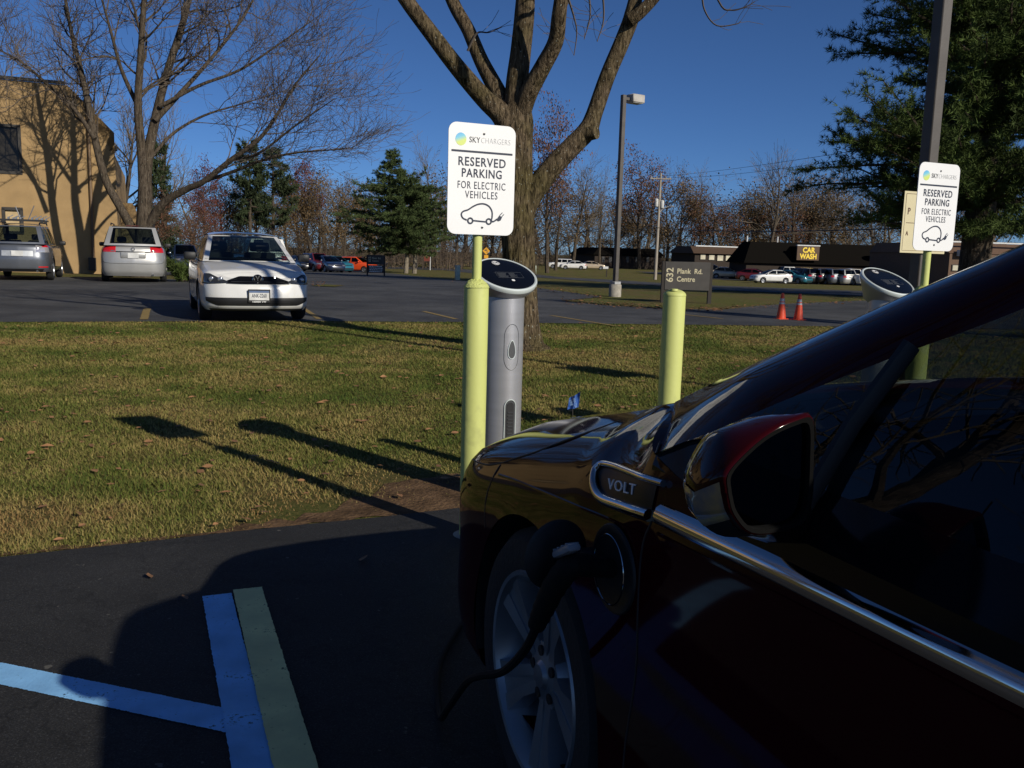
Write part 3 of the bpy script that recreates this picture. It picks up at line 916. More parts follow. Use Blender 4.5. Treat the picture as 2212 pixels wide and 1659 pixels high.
# wheels: five broad split spokes
def volt_wheel(x, sd):
    r, rr, h = .334, .230, .108
    Mx = Matrix.Rotation(-math.pi / 2 * sd, 3, 'X')
    y = (.885 - h) * sd
    t = MB().lathe([(rr - .005, -h * .8), (rr + .02, -h), (r - .03, -h * .98), (r - .006, -h * .75), (r, -h * .4), (r, h * .4), (r - .006, h * .75), (r - .03, h * .98), (rr + .025, h), (rr - .002, h * .93)], 56, M=Mx)
    w_ = obj('wheel', t, M_TYRE, ecar, loc=(x, y, r))
    m = MB()
    m.lathe([(rr + .007, h * .93), (rr + .003, h * 1.0), (rr - .006, h * .98), (rr - .016, h * .80), (rr - .03, h * .3), (rr - .036, -h * .8)], 56, M=Mx)
    for k in range(5):
        a = 2 * math.pi * k / 5 + math.pi / 2 + .22
        Rz = Mx @ Matrix.Rotation(a, 3, 'Z')
        # broad spoke with a raised kinked face, valley down the middle
        for f in (1, -1):
            pr = [(.045, .004, .66), (.045, .030, .62), (.12, .036, .78), (.12, .010, .74), (rr - .012, .062, .90), (rr - .012, .020, .86)]
            top = [Vector((p[0], p[1] * f, h * p[2])) for p in pr]
            low = [Vector((p[0], p[1] * f * 1.08, h * (p[2] - .42))) for p in pr]
            vs = [Rz @ p for p in top + low]
            fc_ = [(0, 1, 2, 3), (3, 2, 4, 5), (1, 7, 8, 2), (2, 8, 10, 4), (0, 3, 9, 6), (3, 5, 11, 9), (4, 10, 11, 5)]
            m.add(vs, fc_)
        vs = [Rz @ Vector(p) for p in ((.04, -.014, h*.60), (.04, .014, h*.60), (rr - .012, .034, h*.83), (rr - .012, -.034, h*.83))]
        m.add(vs, [(0, 1, 2, 3)])
    m.lathe([(.001, h * .80), (.026, h * .78), (.034, h * .70), (.075, h * .64), (.085, h * .4)], 30, M=Mx)
    ro = obj('rim', m, M_RIM, w_, angle=30)
    nut = MB()
    for k in range(5):
        a = 2 * math.pi * k / 5 + math.pi / 2 + .22 + math.pi / 5
        nut.lathe([(.012, h * .60), (.012, h * .71), (.001, h * .71)], 10, c=Mx @ Vector((.055 * math.cos(a), .055 * math.sin(a), 0)), M=Mx)
    nut.lathe([(rr - .032, -h * .3), (.001, -h * .3)], 24, M=Mx)
    obj('lug_nut', nut, M_BLK, w_)
for x in (0, -2.685):
    for sd in (1, -1): volt_wheel(x, sd)

# open charge flap and socket on the left wing
pc = VB.S(sx(-.385), .725, 0, 1)
prt = MB()
My = Matrix.Rotation(-math.pi / 2, 3, 'X')
prt.lathe([(.080, .001), (.078, .005), (.070, .0055), (.066, .003), (.001, .003)], 36, c=pc, M=My)
po = obj('charge_port', prt, M_BLK, ecar)
rg_ = MB(); rg_.tube([pc + Vector((.056 * math.cos(a * math.pi / 20), .012, .062 * math.sin(a * math.pi / 20))) for a in range(41)], .0014, 6, cap=False)
obj('port_ring', rg_, M_CHROME, po)
fl_ = MB()
Mf = Matrix.Rotation(R(98), 3, 'Z') @ My
fl_.lathe([(.001, -.004), (.060, -.004), (.066, 0), (.060, .004), (.001, .007)], 36, c=pc + Vector((.084, .075, .005)), M=Mf)
fl_.tube([pc + Vector((.078, .0, .0)), pc + Vector((.084, .03, 0))], .014, 8)
obj('charge_flap', fl_, [M_BLK], po)

# the plugged-in connector and its cable back to the charging post
cable = thing('charging_cable', 'black charging connector plugged into the dark red car, cable hanging past its front wheel', 'charging cable', CAR_O, math.pi / 2 + TH)
hnd = MB()
hp = crom([pc + Vector((0, .005, 0)), pc + Vector((-.005, .05, .012)), pc + Vector((-.008, .085, .018)), (-.365, .992, .70), (-.315, .992, .635), (-.275, .988, .585)], 6)
nh = len(hp)
hnd.tube(hp, [.016 + .006 * math.sin(math.pi * k / nh) + .0012 * math.sin(k * 2.4) for k in range(nh)], 14)
ho = obj('handle', hnd, pm('cable rubber', (.006, .006, .006), .8, spec=.2), cable)
bt = MB()
bt.rbox(Vector((-.395, .99, .768)), (.075, .026, .014), .006, rot=Matrix.Rotation(R(28), 3, 'Y'))
for k in range(4): bt.box(Vector((-.395, .99, .768)) + Matrix.Rotation(R(28), 3, 'Y') @ Vector((-.028 + .018 * k, 0, .0075)), (.004, .024, .003), rot=Matrix.Rotation(R(28), 3, 'Y'))
obj('release_button', bt, pm('button grey', (.22, .23, .25), .35), ho)
ch_local = car_local((-0.02, 4.52, 0))
cpth = crom([(-.28, .988, .59), (-.20, .98, .50), (-.10, .985, .41), (.0, 1.0, .355), (.12, .99, .28), (.27, .985, .14), (.42, .96, .04), (.75, .86, .026), (1.15, .62, .026), (1.7, .35, .026), (ch_local.x - .25, .12, .026)], 8)
obj('cable', MB().tube(cpth, .0088, 8), pm('cable rubber', (.006, .006, .006), .8, spec=.2), cable)
# ------------------------------------------------------------------ bollards, reserved-parking signs, charging posts
M_BOL = pm('bollard paint', (0.62, 0.66, 0.21), 0.6, var=0.10, scale=11, fac=(.55, .78), col2=(.40, .42, .15), detail=8, bump=0.05, bscale=35)
M_SIGNW = pm('sign white', (0.80, 0.80, 0.79), 0.45, var=0.02, scale=4)
M_SKYLOGO = None
M_GREYT = pm('grey ink', (0.36, 0.37, 0.38), 0.6)
M_SCREW = pm('screw', (0.12, 0.12, 0.12), 0.4, 0.8)
M_STEEL = pm('pole bronze paint', (0.085, 0.074, 0.064), 0.5, bump=0.05)
M_CONC = pm('concrete', (0.34, 0.31, 0.26), 0.9, var=0.2, scale=9, bump=0.4, bscale=50)
NS = Vector((ed.y, -ed.x, 0))                    # signs and chargers face the parked cars
ES = Vector((ed.x, ed.y, 0))

def logo_mat():
    m = bpy.data.materials.new('round logo blue to green'); m.use_nodes = True
    t = m.node_tree; b = t.nodes['Principled BSDF']; b.inputs['Roughness'].default_value = 0.5
    tc = t.nodes.new('ShaderNodeTexCoord'); g = t.nodes.new('ShaderNodeSeparateXYZ'); r = t.nodes.new('ShaderNodeValToRGB')
    mp = t.nodes.new('ShaderNodeMapping'); mp.inputs['Rotation'].default_value = (0, R(20), 0)
    t.links.new(tc.outputs['Generated'], mp.inputs[0]); t.links.new(mp.outputs[0], g.inputs[0]); t.links.new(g.outputs['Z'], r.inputs[0])
    e = r.color_ramp.elements
    e[0].position, e[0].color = 0.15, (0.62, 0.72, 0.18, 1); e[1].position, e[1].color = 0.95, (0.08, 0.33, 0.72, 1)
    k = e.new(0.5); k.color = (0.18, 0.55, 0.72, 1)
    t.links.new(r.outputs[0], b.inputs['Base Color'])
    return m
M_SKYLOGO = logo_mat()

def rrect(w, h, r, n=6):
    o = []
    for cx, cy, a0 in ((w/2-r, h/2-r, 0), (-w/2+r, h/2-r, 90), (-w/2+r, -h/2+r, 180), (w/2-r, -h/2+r, 270)):
        for k in range(n + 1):
            a = R(a0 + 90 * k / n); o.append((cx + r * math.cos(a), cy + r * math.sin(a)))
    return o

def stroke(mb, M, pts, wdt, dep=0.0006):
    """flat line of constant width through 2-D points"""
    P = [Vector((p[0], p[1])) for p in pts]; L, Rr = [], []
    for i, p in enumerate(P):
        d = (P[min(i+1, len(P)-1)] - P[max(i-1, 0)]).normalized(); n = Vector((-d.y, d.x)) * wdt / 2
        L.append(p + n); Rr.append(p - n)
    mb.grid([[M @ Vector((a.x, a.y, dep)), M @ Vector((b.x, b.y, dep))] for a, b in zip(L, Rr)], flip=True)

def parking_sign(parent, zc):
    """12 x 18 inch sign; local frame of the bollard: +x along the kerb, -y towards the cars"""
    W, H = .305, .455
    base = frame((0, -.031, zc), (1, 0, 0), (0, -1, 0))
    pnl = MB().prism(rrect(W, H, .036), -.0015, .0015, base)
    po = obj('sign_panel', pnl, M_SIGNW, parent, angle=50)
    F = base @ Matrix.Translation((0, 0, .0022))
    F0 = F
    t = MB()
    t = text_mb('RESERVED', .0505, F @ Matrix.Translation((0, .070, 0)), 1, .0008, .0004, 1.12, t, fit=.216)
    t = text_mb('PARKING', .0495, F @ Matrix.Translation((0, .0235, 0)), 1, .0008, .0004, 1.10, t, fit=.183)
    t = text_mb('FOR ELECTRIC', .043, F @ Matrix.Translation((0, -.0255, 0)), 1, .0001, .0004, 1.15, t, fit=.219)
    t = text_mb('VEHICLES', .043, F @ Matrix.Translation((0, -.0645, 0)), 1, .0001, .0004, 1.15, t, fit=.149)
    stroke(t, F, [(-.139, .1125), (.139, .1125)], .0080)
    obj('sign_lettering', t, M_INK, po, smooth=False)
    t2 = text_mb('SKY', .033, F @ Matrix.Translation((-.061, .160, 0)), 1, .0002, .0004, 1.05, None, 'LEFT', fit=.049)
    obj('logo_lettering', t2, pm('dark grey ink', (.05, .055, .06), .6), po, smooth=False)
    t3 = text_mb('CHARGERS', .033, F @ Matrix.Translation((-.0085, .160, 0)), 1, -.0009, .0004, 1.08, None, 'LEFT', fit=.134)
    obj('logo_lettering', t3, M_GREYT, po, smooth=False)
    dc = MB(); n = 28
    dc.add([F @ Vector((-.098 + .0245 * math.cos(2*math.pi*k/n), .160 + .026 * math.sin(2*math.pi*k/n), 0)) for k in range(n)], [tuple(range(n))])
    obj('logo_disc', dc, M_SKYLOGO, po, smooth=False)
    # outline car whose roof line runs on into a plug
    ic = MB(); F = F @ Matrix.Translation((.002, .007, 0))
    car = crom([(-.067, -.176), (-.085, -.168), (-.092, -.153), (-.084, -.141), (-.062, -.133), (-.04, -.119), (-.015, -.108), (.012, -.106), (.035, -.116), (.048, -.136), (.049, -.16), (.046, -.172), (.052, -.178), (.062, -.174), (.072, -.166)], 6)
    stroke(ic, F, car, .0066); stroke(ic, F, [(-.036, -.177), (.020, -.180)], .0065)
    for cx in (-.051, .034):
        ic.grid([[F @ Vector((cx + r_ * math.cos(2*math.pi*k/24), -.178 + r_ * math.sin(2*math.pi*k/24), .0008)) for r_ in (.0145, .0075)] for k in range(25)], flip=True)
    ic.add([F @ Vector(p) for p in ((.068, -.170, .0008), (.076, -.160, .0008), (.083, -.150, .0008), (.096, -.158, .0008), (.089, -.172, .0008), (.078, -.176, .0008))], [(5, 4, 3, 2, 1, 0)])
    stroke(ic, F, [(.085, -.150), (.097, -.138)], .0032, .0008); stroke(ic, F, [(.093, -.157), (.104, -.145)], .0032, .0008)
    obj('sign_pictogram', ic, M_INK, po, smooth=False)
    F = F0; sc = MB()
    for (sx_, sz_) in ((.006, .188), (.006, -.197)):
        sc.lathe([(.0055, 0), (.005, .0015), (.0028, .002), (.001, .001)], 12, M=F.to_3x3(), c=F @ Vector((sx_, sz_, 0)))
        obj('screw', sc, M_SCREW, po); sc = MB()
    return po

def bollard(label, p, sign=False, h=1.10, seed=0):
    name = 'sign_bollard' if sign else 'bollard'
    b = thing(name, label, 'bollard', (p[0], p[1], 0.012), math.atan2(ed.y, ed.x), 'green bollards along the kerb')
    rnd = random.Random(seed); r = .0535
    pipe = MB()
    prof = [(r, -.1), (r, .2), (r, .5), (r, .8), (r, h - .012), (r - .002, h - .004)]
    pipe.lathe(prof, 40)
    obj('pipe', pipe, M_BOL, b)
    cap = MB()
    if sign:                         # trowelled mortar heaped round the sign post
        P = []
        for i in range(9):
            t = i / 8; row = []
            for k in range(33):
                a = 2 * math.pi * (k % 32) / 32
                rr = (r + .003) * (1 - t) + .018 * t
                bump_ = rnd.uniform(-.003, .004) if 0 < i < 8 and k < 32 else 0
                row.append([rr * math.cos(a), rr * math.sin(a), h - .014 + .034 * math.sin(t * 1.5) ** .9 + bump_])
            row[-1] = row[0]; P.append(row)
        cap.grid(P)
        obj('mortar_cap', cap, pm('rough bollard paint', (.60, .64, .20), .8, bump=.5, bscale=120), b)
        post = MB().tube([(0, 0, h - .02), (0, .0, 1.36), (0, .0, 1.765)], .0205, 16)
        obj('post', post, M_BOL, b)
        parking_sign(b, 1.555)
    else:
        cap.lathe([(r, h - .012)] + [(r * math.cos(k * math.pi / 16) + .0015, h - .010 + .030 * math.sin(k * math.pi / 16)) for k in range(8)] + [(.001, h + .021)], 40)
        cap.lathe([(.020, h + .013), (.018, h + .022), (.001, h + .023)], 12, c=(-.018, -.02, 0))
        obj('dome_cap', cap, M_BOL, b)
    ft = MB().lathe([(.001, .003), (.075, .003), (.09, -.004)], 24)
    obj('footing', ft, M_CONC, b)
    return b

BOL = [Vector((-.165, 3.87)), Vector((.765, 4.29)), Vector((2.21, 4.86)), Vector((3.12, 5.28))]
bollard('yellow-green bollard with white parking sign, just left of the charging post by the tree', BOL[0], True, 1.118, 3)
bollard('plain domed yellow-green bollard standing alone beyond the red car bonnet', BOL[1], False, 1.085, 4)
bollard('yellow-green bollard with white parking sign at the right, mostly hidden by the car', BOL[2], True, 1.118, 5)
bollard('yellow-green bollard seen only through the red car window at the right edge', BOL[3], False, 1.085, 6)

M_SILV = pm('charger silver', (0.46, 0.46, 0.48), 0.36, 0.55, var=0.04, scale=3, stretch=(1, 1, 12))
M_FACE = pm('charger black glass', (0.004, 0.005, 0.008), 0.22, spec=0.35)
M_TRIM = pm('charger pale trim', (0.66, 0.72, 0.70), 0.25, 0.2)
M_DARKG = pm('charger dark grey', (0.055, 0.058, 0.062), 0.45)
M_LINE = pm('charger grey print', (0.16, 0.17, 0.18), 0.5)

def charger(label, p):
    c = thing('charging_post', label, 'charging post', (p[0], p[1], 0.0), math.atan2(ed.y, ed.x), 'silver charging posts')
    r, zc, til = .100, 1.150, R(44)
    nrm = Vector((0, -math.sin(R(28)), math.cos(R(28))))
    # column cut by the plane of the head
    col = MB(); n = 56; rows = []
    for i in range(16):
        row = []
        for k in range(n + 1):
            a = 2 * math.pi * (k % n) / n
            x, y = r * math.cos(a), r * math.sin(a)
            ztop = zc - .05 - (y * nrm.y) / nrm.z * .9
            z = -.05 + (ztop + .05) * i / 15
            f = 1 + .05 * max(0, 1 - (z + .05) / .12)
            row.append((x * f, y * f, z))
        rows.append(row)
    col.grid(rows, flip=True)
    obj('column', col, M_SILV, c, angle=60)
    hm = frame((0, 0, zc), (1, 0, 0), nrm)
    sh = MB().lathe([(.09, -.13), (.115, -.085), (.142, -.045), (.158, -.022), (.163, -.008)], 56, M=hm.to_3x3(), c=hm.translation)
    ho = obj('head', sh, M_SILV, c, angle=60)
    rm = MB().lathe([(.163, -.008), (.1655, .004), (.163, .012), (.157, .016), (.150, .014)], 56, M=hm.to_3x3(), c=hm.translation)
    obj('rim_trim', rm, M_TRIM, ho)
    fc_ = MB().lathe([(.151, .013), (.13, .017), (.09, .0185), (.001, .019)], 56, M=hm.to_3x3(), c=hm.translation)
    fo = obj('display_face', fc_, M_FACE, ho)
    F = hm @ Matrix.Translation((0, 0, .0205))
    lg = MB(); q = 24
    lg.add([F @ Vector((-.02 + .021 * math.cos(2*math.pi*k/q), .098 + .021 * math.sin(2*math.pi*k/q), 0)) for k in range(q)], [tuple(range(q))])
    obj('round_mark', lg, M_SIGNW, fo, smooth=False); lg = MB()
    lg.add([F @ Vector((.01 + .009 * math.cos(2*math.pi*k/q), -.075 + .009 * math.sin(2*math.pi*k/q), 0)) for k in range(q)], [tuple(range(q))])
    obj('round_mark', lg, M_SIGNW, fo, smooth=False)
    lt = text_mb('GE', .022, F @ Matrix.Translation((-.02, .098, .001)), 1, .0002, .0002)
    lt.grid([[F @ Vector((-.02 + r_ * math.cos(2*math.pi*k/q), .098 + r_ * math.sin(2*math.pi*k/q), .001)) for r_ in (.019, .0172)] for k in range(q + 1)], flip=True)
    obj('mark_lettering', lt, M_INK, fo, smooth=False)
    pr = MB()
    stroke(pr, F, [(-.062, .002), (.078, .002), (.078, -.052), (-.062, -.052), (-.062, .002)], .0012)
    rnd = random.Random(3)
    for k in range(5):
        stroke(pr, F, [(-.055, -.008 - .009 * k), (.0 - rnd.uniform(0, .02), -.008 - .009 * k)], .0022)
        stroke(pr, F, [(.008, -.008 - .009 * k), (.052 - rnd.uniform(0, .02), -.008 - .009 * k)], .0022)
    obj('printed_notice', pr, M_LINE, fo, smooth=False)
    # pieces curved round the column: angle measured from the facing side
    def C(a, z, off=0.0):
        return Vector(((r + off) * math.sin(a), -(r + off) * math.cos(a), z))
    ov = MB()
    zo, ha, hz = .80, .40, .115
    ring_ = []
    for k in range(48):
        t = 2 * math.pi * k / 48
        ring_.append((ha * math.cos(t), zo + .05 * (1 if math.sin(t) > 0 else -1) * (abs(math.sin(t)) > .02) + (hz - .05) * math.sin(t)))
    ov.tube([C(a, z, .0004) for a, z in ring_] + [C(*ring_[0], .0004)], .0013, 5, cap=False)
    oo = obj('access_panel', ov, M_DARKG, c)
    td = MB(); pts = []
    for k in range(40):
        t = 2 * math.pi * k / 40
        wd = .185 * (1 - .32 * math.sin(t))
        pts.append((wd * math.cos(t), zo - .012 + .046 * math.sin(t)))
    td.add([C(0, zo - .012, .002)] + [C(a, z, .002) for a, z in pts], [(0, k + 1, (k + 1) % 40 + 1) for k in range(40)])
    to_ = obj('teardrop_window', td, M_DARKG, c)
    tr = MB().tube([C(a * 1.04, z, .002) for a, z in pts] + [C(pts[0][0] * 1.04, pts[0][1], .002)], .0022, 6, cap=False)
    obj('window_edge', tr, M_TRIM, to_)
    # cable garage: tall arched recess with ribs
    zt_, zb_, hw = .50, .10, .30
    out_ = [(-hw, zb_)] + [(-hw, zb_ + (zt_ - zb_) * k / 8) for k in range(1, 9)] + [(-hw * math.cos(t * math.pi / 14), zt_ + .035 * math.sin(t * math.pi / 14)) for t in range(1, 14)] + [(hw, zb_ + (zt_ - zb_) * (8 - k) / 8) for k in range(9)]
    sl = MB()
    sl.grid([[C(a, z, .0025), C(0, z, .0025)] for a, z in out_])
    so = obj('cable_slot', sl, M_DARKG, c)
    inn = [(a * .62, z if z < zt_ else zt_ + (z - zt_) * .6) for a, z in out_]
    dk = MB().grid([[C(a, z, .004), C(0, z, .004)] for a, z in inn])
    obj('slot_opening', dk, M_BLK, so)
    rb = MB()
    for k in range(16): rb.tube([C(-.14, zb_ + .1 + .018 * k, .005), C(.12, zb_ + .1 + .018 * k, .005)], .003, 5)
    obj('slot_rib', rb, M_DARKG, so)
    obj('slot_edge', MB().tube([C(a, z, .003) for a, z in out_], .003, 6), M_TRIM, so)
    bs = MB().lathe([(.14, 0), (.14, .012), (.11, .02)], 36)
    obj('base_plate', bs, M_DARKG, c)
    return c
charger('silver charging post with tilted black display, behind the left sign bollard', (-.049, 4.53))
charger('silver charging post behind the red car, only its tilted black head showing', (2.24, 5.42))

# little blue utility flag on a wire
fp = at(1238, 873, 6.35)
fl = thing('marker_flag', 'small blue utility marker flag on a wire in the grass', 'flag', (fp.x, fp.y, 0))
zf = fp.z
obj('wire', MB().tube([(.01, 0, 0), (0, 0, zf * .6), (-.005, 0, zf + .055)], .0018, 5), M_STEEL, fl)
P = [[Vector((-.040 + .080 * i / 8 + .010 * j, .010 * math.sin(i * 1.1), zf - .042 + .084 * j + .006 * i * (1 if j else .4))) for j in (0, 1)] for i in range(9)]
fo = obj('flag_sheet', MB().grid(P), pm('flag blue', (.03, .10, .36), .5), fl)
tm = text_mb('WATER', .026, frame((.012, -.016, zf + .012), (.25, 0, -1), (0, -1, 0)), .8, .0002, .0002)
tm = text_mb('LINE', .026, frame((-.016, -.016, zf + .012), (.25, 0, -1), (0, -1, 0)), .8, .0002, .0002, 1, tm)
obj('flag_lettering', tm, pm('flag print', (.25, .40, .65), .5), fo, smooth=False)

# ------------------------------------------------------------------ lamp standards
def lamp_post(label, p, h, w_, base_h=.0, rz=0.0, head=True, cat='lamp post'):
    l = thing('lamp_post', label, cat, p, rz)
    obj('pole', MB().rbox((0, 0, base_h + (h - base_h) / 2), (w_, w_, h - base_h), w_ * .08, 1), M_STEEL, l)
    if base_h:
        obj('concrete_base', MB().lathe([(.19, -.1), (.19, base_h - .03), (.175, base_h), (.001, base_h)], 28), M_CONC, l)
        obj('base_cover', MB().rbox((0, 0, base_h + .045), (w_ * 1.8, w_ * 1.8, .09), .01, 1), pm('galvanised', (.42, .42, .42), .5, .4), l)
    if head:
        obj('arm', MB().box((.16, 0, h - .10), (.26, .08, .08)), M_STEEL, l)
        ho = obj('luminaire', MB().rbox((.46, 0, h - .07), (.46, .36, .24), .02, 1), pm('luminaire grey', (.42, .39, .35), .5), l)
        obj('lens', MB().rbox((.46, 0, h - .195), (.40, .30, .02), .006, 1), M_PLATE, ho)
    return l
lp = gp(1328, 641)
lamp_post('bronze lamp post with box head on a round concrete base, beside the entrance sign', lp, at(1350, 205, lp.y).z, .135, .38, R(33))
rp = at(1986, 560, 7.5)
rl = lamp_post('tall square lamp post at the right, carrying a small cream notice', (rp.x, rp.y, 0), 8.2, .105, 0, R(24), True)
zt, zb = at(1960, 412, 7.3).z, at(1955, 546, 7.3).z
cs = obj('notice_panel', MB().rbox((-.06, -.075, (zt + zb) / 2), (.50, .004, zt - zb), .0015, 1), pm('cream sign', (.62, .55, .34), .5, var=.03), rl)
cb = MB(); Fs = frame((-.06, -.0785, (zt + zb) / 2), (1, 0, 0), (0, -1, 0))
hh = (zt - zb) / 2
stroke(cb, Fs, [(-.23, hh - .02), (.23, hh - .02), (.23, -hh + .02), (-.23, -hh + .02), (-.23, hh - .02)], .003)
stroke(cb, Fs, [(-.21, -.005), (.21, -.005)], .004)
cb = text_mb('P', .075, Fs @ Matrix.Translation((-.205, .085, .001)), .8, .0005, .0003, 1, cb, 'LEFT')
cb = text_mb('A', .05, Fs @ Matrix.Translation((-.205, -.09, .001)), .8, .0003, .0003, 1, cb, 'LEFT')
obj('notice_lettering', cb, pm('brown ink', (.10, .035, .02), .6), cs, smooth=False)

# ------------------------------------------------------------------ the two name signs of the office park
M_SBR = pm('sign brown grey', (.050, .045, .040), .7, var=.12, scale=5, bump=.05)
M_CREAM = pm('cream letters', (.55, .49, .32), .6, var=.03)
def name_sign(label, p, rz, w_, h_, zlow, extra=False):
    s_ = thing('entrance_sign', label, 'sign', p, rz, 'office park name signs')
    for sx_ in (-1, 1):
        obj('post', MB().box((sx_ * (w_ / 2 + .03), .02, (zlow + h_) / 2), (.10, .10, zlow + h_)), pm('dark timber', (.028, .022, .018), .8), s_)
    po = obj('sign_board', MB().rbox((0, 0, zlow + h_ / 2), (w_, .09, h_), .008, 1), M_SBR, s_)
    F = frame((0, -.047, zlow + h_ / 2), (1, 0, 0), (0, -1, 0))
    k = h_ / .75
    t = text_mb('632', .26 * k, F @ Matrix.Translation((-.47 * k, .02 * k, 0)) @ Matrix.Rotation(math.pi / 2, 4, 'Z'), 1, .004 * k, .002)
    t = text_mb('Plank  Rd.', .185 * k, F @ Matrix.Translation((-.29 * k, .12 * k, 0)), .93, .003 * k, .002, 1, t, 'LEFT')
    t = text_mb('Centre', .185 * k, F @ Matrix.Translation((-.29 * k, -.09 * k, 0)), .93, .003 * k, .002, 1, t, 'LEFT')
    obj('board_lettering', t, M_CREAM, po, smooth=False)
    if extra:
        lo_ = obj('tenant_board', MB().rbox((0, 0, zlow - .30), (w_, .07, .52), .008, 1), M_SBR, s_)
        rnd = random.Random(2); q = MB()
        for r_ in range(4):
            x = -w_ / 2 + .12
            while x < w_ / 2 - .15:
                wd = rnd.uniform(.05, .12); q.box((x + wd / 2, -.037, zlow - .12 - .12 * r_), (wd, .004, .06)); x += wd + .03
        obj('tenant_names', q, M_SIGNW, lo_, smooth=False)
    return s_
a_, b_ = gp(1428, 662), gp(1526, 653)
sp_ = gp(1481, 655)
name_sign('brown entrance sign lettered 632 Plank Rd. Centre, behind the plain bollard', sp_, R(4), 1.26, .78, .36)
q = gx(812, 62)
name_sign('distant brown sign board with tenant names, in front of the orange car', q, R(6), 1.1, .66, .78, True)

# ------------------------------------------------------------------ traffic cones
M_ORANGE = pm('cone orange', (.72, .07, .02), .5, var=.08)
M_BANDG = pm('cone reflective band', (.42, .42, .43), .4)
def cone(label, p, rz):
    c = thing('traffic_cone', label, 'traffic cone', p, rz, 'orange traffic cones')
    h = .56
    rr = lambda z: .105 - .075 * (z / h)
    def seg(a, b): return MB().lathe([(rr(a), a), (rr((a+b)/2), (a+b)/2), (rr(b), b)], 20)
    body = seg(.015, .33); body.lathe([(rr(.45), .45), (rr(.53), .53), (rr(.56) * .9, .56), (.012, .565)], 20); body.lathe([(rr(.37), .37), (rr(.39), .39)], 20)
    obj('cone_body', body, M_ORANGE, c)
    bd = seg(.33, .375); bd.lathe([(rr(.39) + .001, .39), (rr(.45) + .001, .45)], 20)
    obj('reflective_band', bd, M_BANDG, c)
    obj('base', MB().rbox((0, 0, .014), (.25, .25, .028), .01, 1), M_ORANGE, c)
    return c
p1, p2 = gp(1687, 690), gp(1724, 692)
cone('left one of two orange traffic cones on the far car park', p1, .3)
cone('right one of two orange traffic cones on the far car park', p2, .5)

# ------------------------------------------------------------------ utility pole, wires, mailbox, cabinets, small road signs
M_WOOD = pm('pole timber', (.32, .28, .23), .85, var=.2, scale=3, stretch=(6, 6, .6), bump=.3, bscale=30)
M_WIRE = pm('wire', (.015, .015, .016), .6)
up = gp(1415, 604)
dU = up.y
ut = thing('utility_pole', 'weathered timber utility pole with transformers and a street light arm', 'utility pole', up)
zt = at(1424, 374, dU).z - up.z
obj('pole', MB().tube([(0, 0, -.3), (.03, 0, zt * .5), (.05, 0, zt)], [.19, .16, .12], 14), M_WOOD, ut)
hz = lambda y: at(1420, y, dU).z - up.z
obj('crossarm', MB().box((.05, -.14, hz(386)), (1.15 * dU / 50, .1, .13)), M_WOOD, ut)
for k in (-1, -.45, .55, 1):
    obj('insulator', MB().lathe([(.05, 0), (.06, .06), (.03, .09), (.06, .13), (.02, .2)], 10, c=(.05 + .5 * k * dU / 50, -.14, hz(386) + .06)), pm('porcelain', (.5, .5, .5), .3), ut)
for sx_, yy in ((-1, 438), (1, 441)):
    obj('transformer', MB().lathe([(.001, -.42), (.2, -.42), (.22, -.38), (.22, .34), (.19, .40), (.08, .46), (.001, .47)], 18, c=(.03 + .32 * sx_, -.05, hz(yy))), pm('transformer grey', (.5, .5, .48), .5), ut)
ax = [(0, 0, hz(462)), (.5, 0, hz(450)), (1.0, -.05, hz(446)), (1.25, -.08, hz(445))]
ao = obj('light_arm', MB().tube(ax, .055, 8), pm('galvanised', (.42, .42, .42), .5, .4), ut)
obj('street_light', MB().lathe([(.001, -.07), (.12, -.06), (.16, 0), (.10, .07), (.001, .09)], 14, c=(1.45, -.08, hz(445)), M=Matrix.Scale(2.0, 3, (1, 0, 0))), pm('galvanised', (.42, .42, .42), .5, .4), ao)
def sag(a, b, s_, n=24): 
    a, b = Vector(a), Vector(b)
    return [a + (b - a) * (k / n) + Vector((0, 0, -4 * s_ * (k / n) * (1 - k / n))) for k in range(n + 1)]
ptop = Vector((up.x + .05, up.y - .14, 0))
def wire(label, ya, R_end, L_end, s_=.35, r_=.016):
    a = ptop + Vector((0, 0, at(1424, ya, dU).z))
    m = MB().tube(sag(a, R_end, s_), r_, 5); m.tube(sag(a, L_end, s_), r_, 5)
    return tag(obj('overhead_wire', m, M_WIRE), label, 'wire', 'overhead wires along the road')
RE = lambda y: at(2330, y, 27)
LE = lambda y: at(820, y, 105)
wire('uppermost thin overhead wire meeting the top of the utility pole', 381, RE(245), LE(452), .25, .012)
wire('second thin overhead wire, just under the pole top', 384, at(2330, 258, 27.6), LE(458), .5, .012)
wire('thin overhead wire at transformer height', 430, RE(360), LE(480), .5, .014)
wire('thick black overhead cable, the lowest strung from the utility pole', 492, RE(478), LE(508), .35, .03)

mb_p = gp(1310, 598)
mbx = thing('mailbox', 'small white roadside mailbox on a dark post', 'mailbox', mb_p)
k = mb_p.y / 60
obj('post', MB().box((0, 0, .5), (.12, .12, 1.0)), pm('dark timber', (.028, .022, .018), .8), mbx)
bx_ = MB().prism([(-.15, 0), (.15, 0), (.15, .16)] + [(.15 * math.cos(t * math.pi / 8), .16 + .13 * math.sin(t * math.pi / 8)) for t in range(1, 8)] + [(-.15, .16)], -.32, .32, Matrix.Translation((-.15, 0, .95)) @ Matrix.Rotation(math.pi / 2, 4, 'Z') @ Matrix.Rotation(math.pi / 2, 4, 'X'))
obj('box', bx_, M_PLATE, mbx)
cb_p = gp(988, 605)
hcb = at(986, 574, cb_p.y).z - cb_p.z
cbx = thing('utility_cabinet', 'pale green utility cabinet in the grass strip beyond the car park', 'cabinet', cb_p, .3)
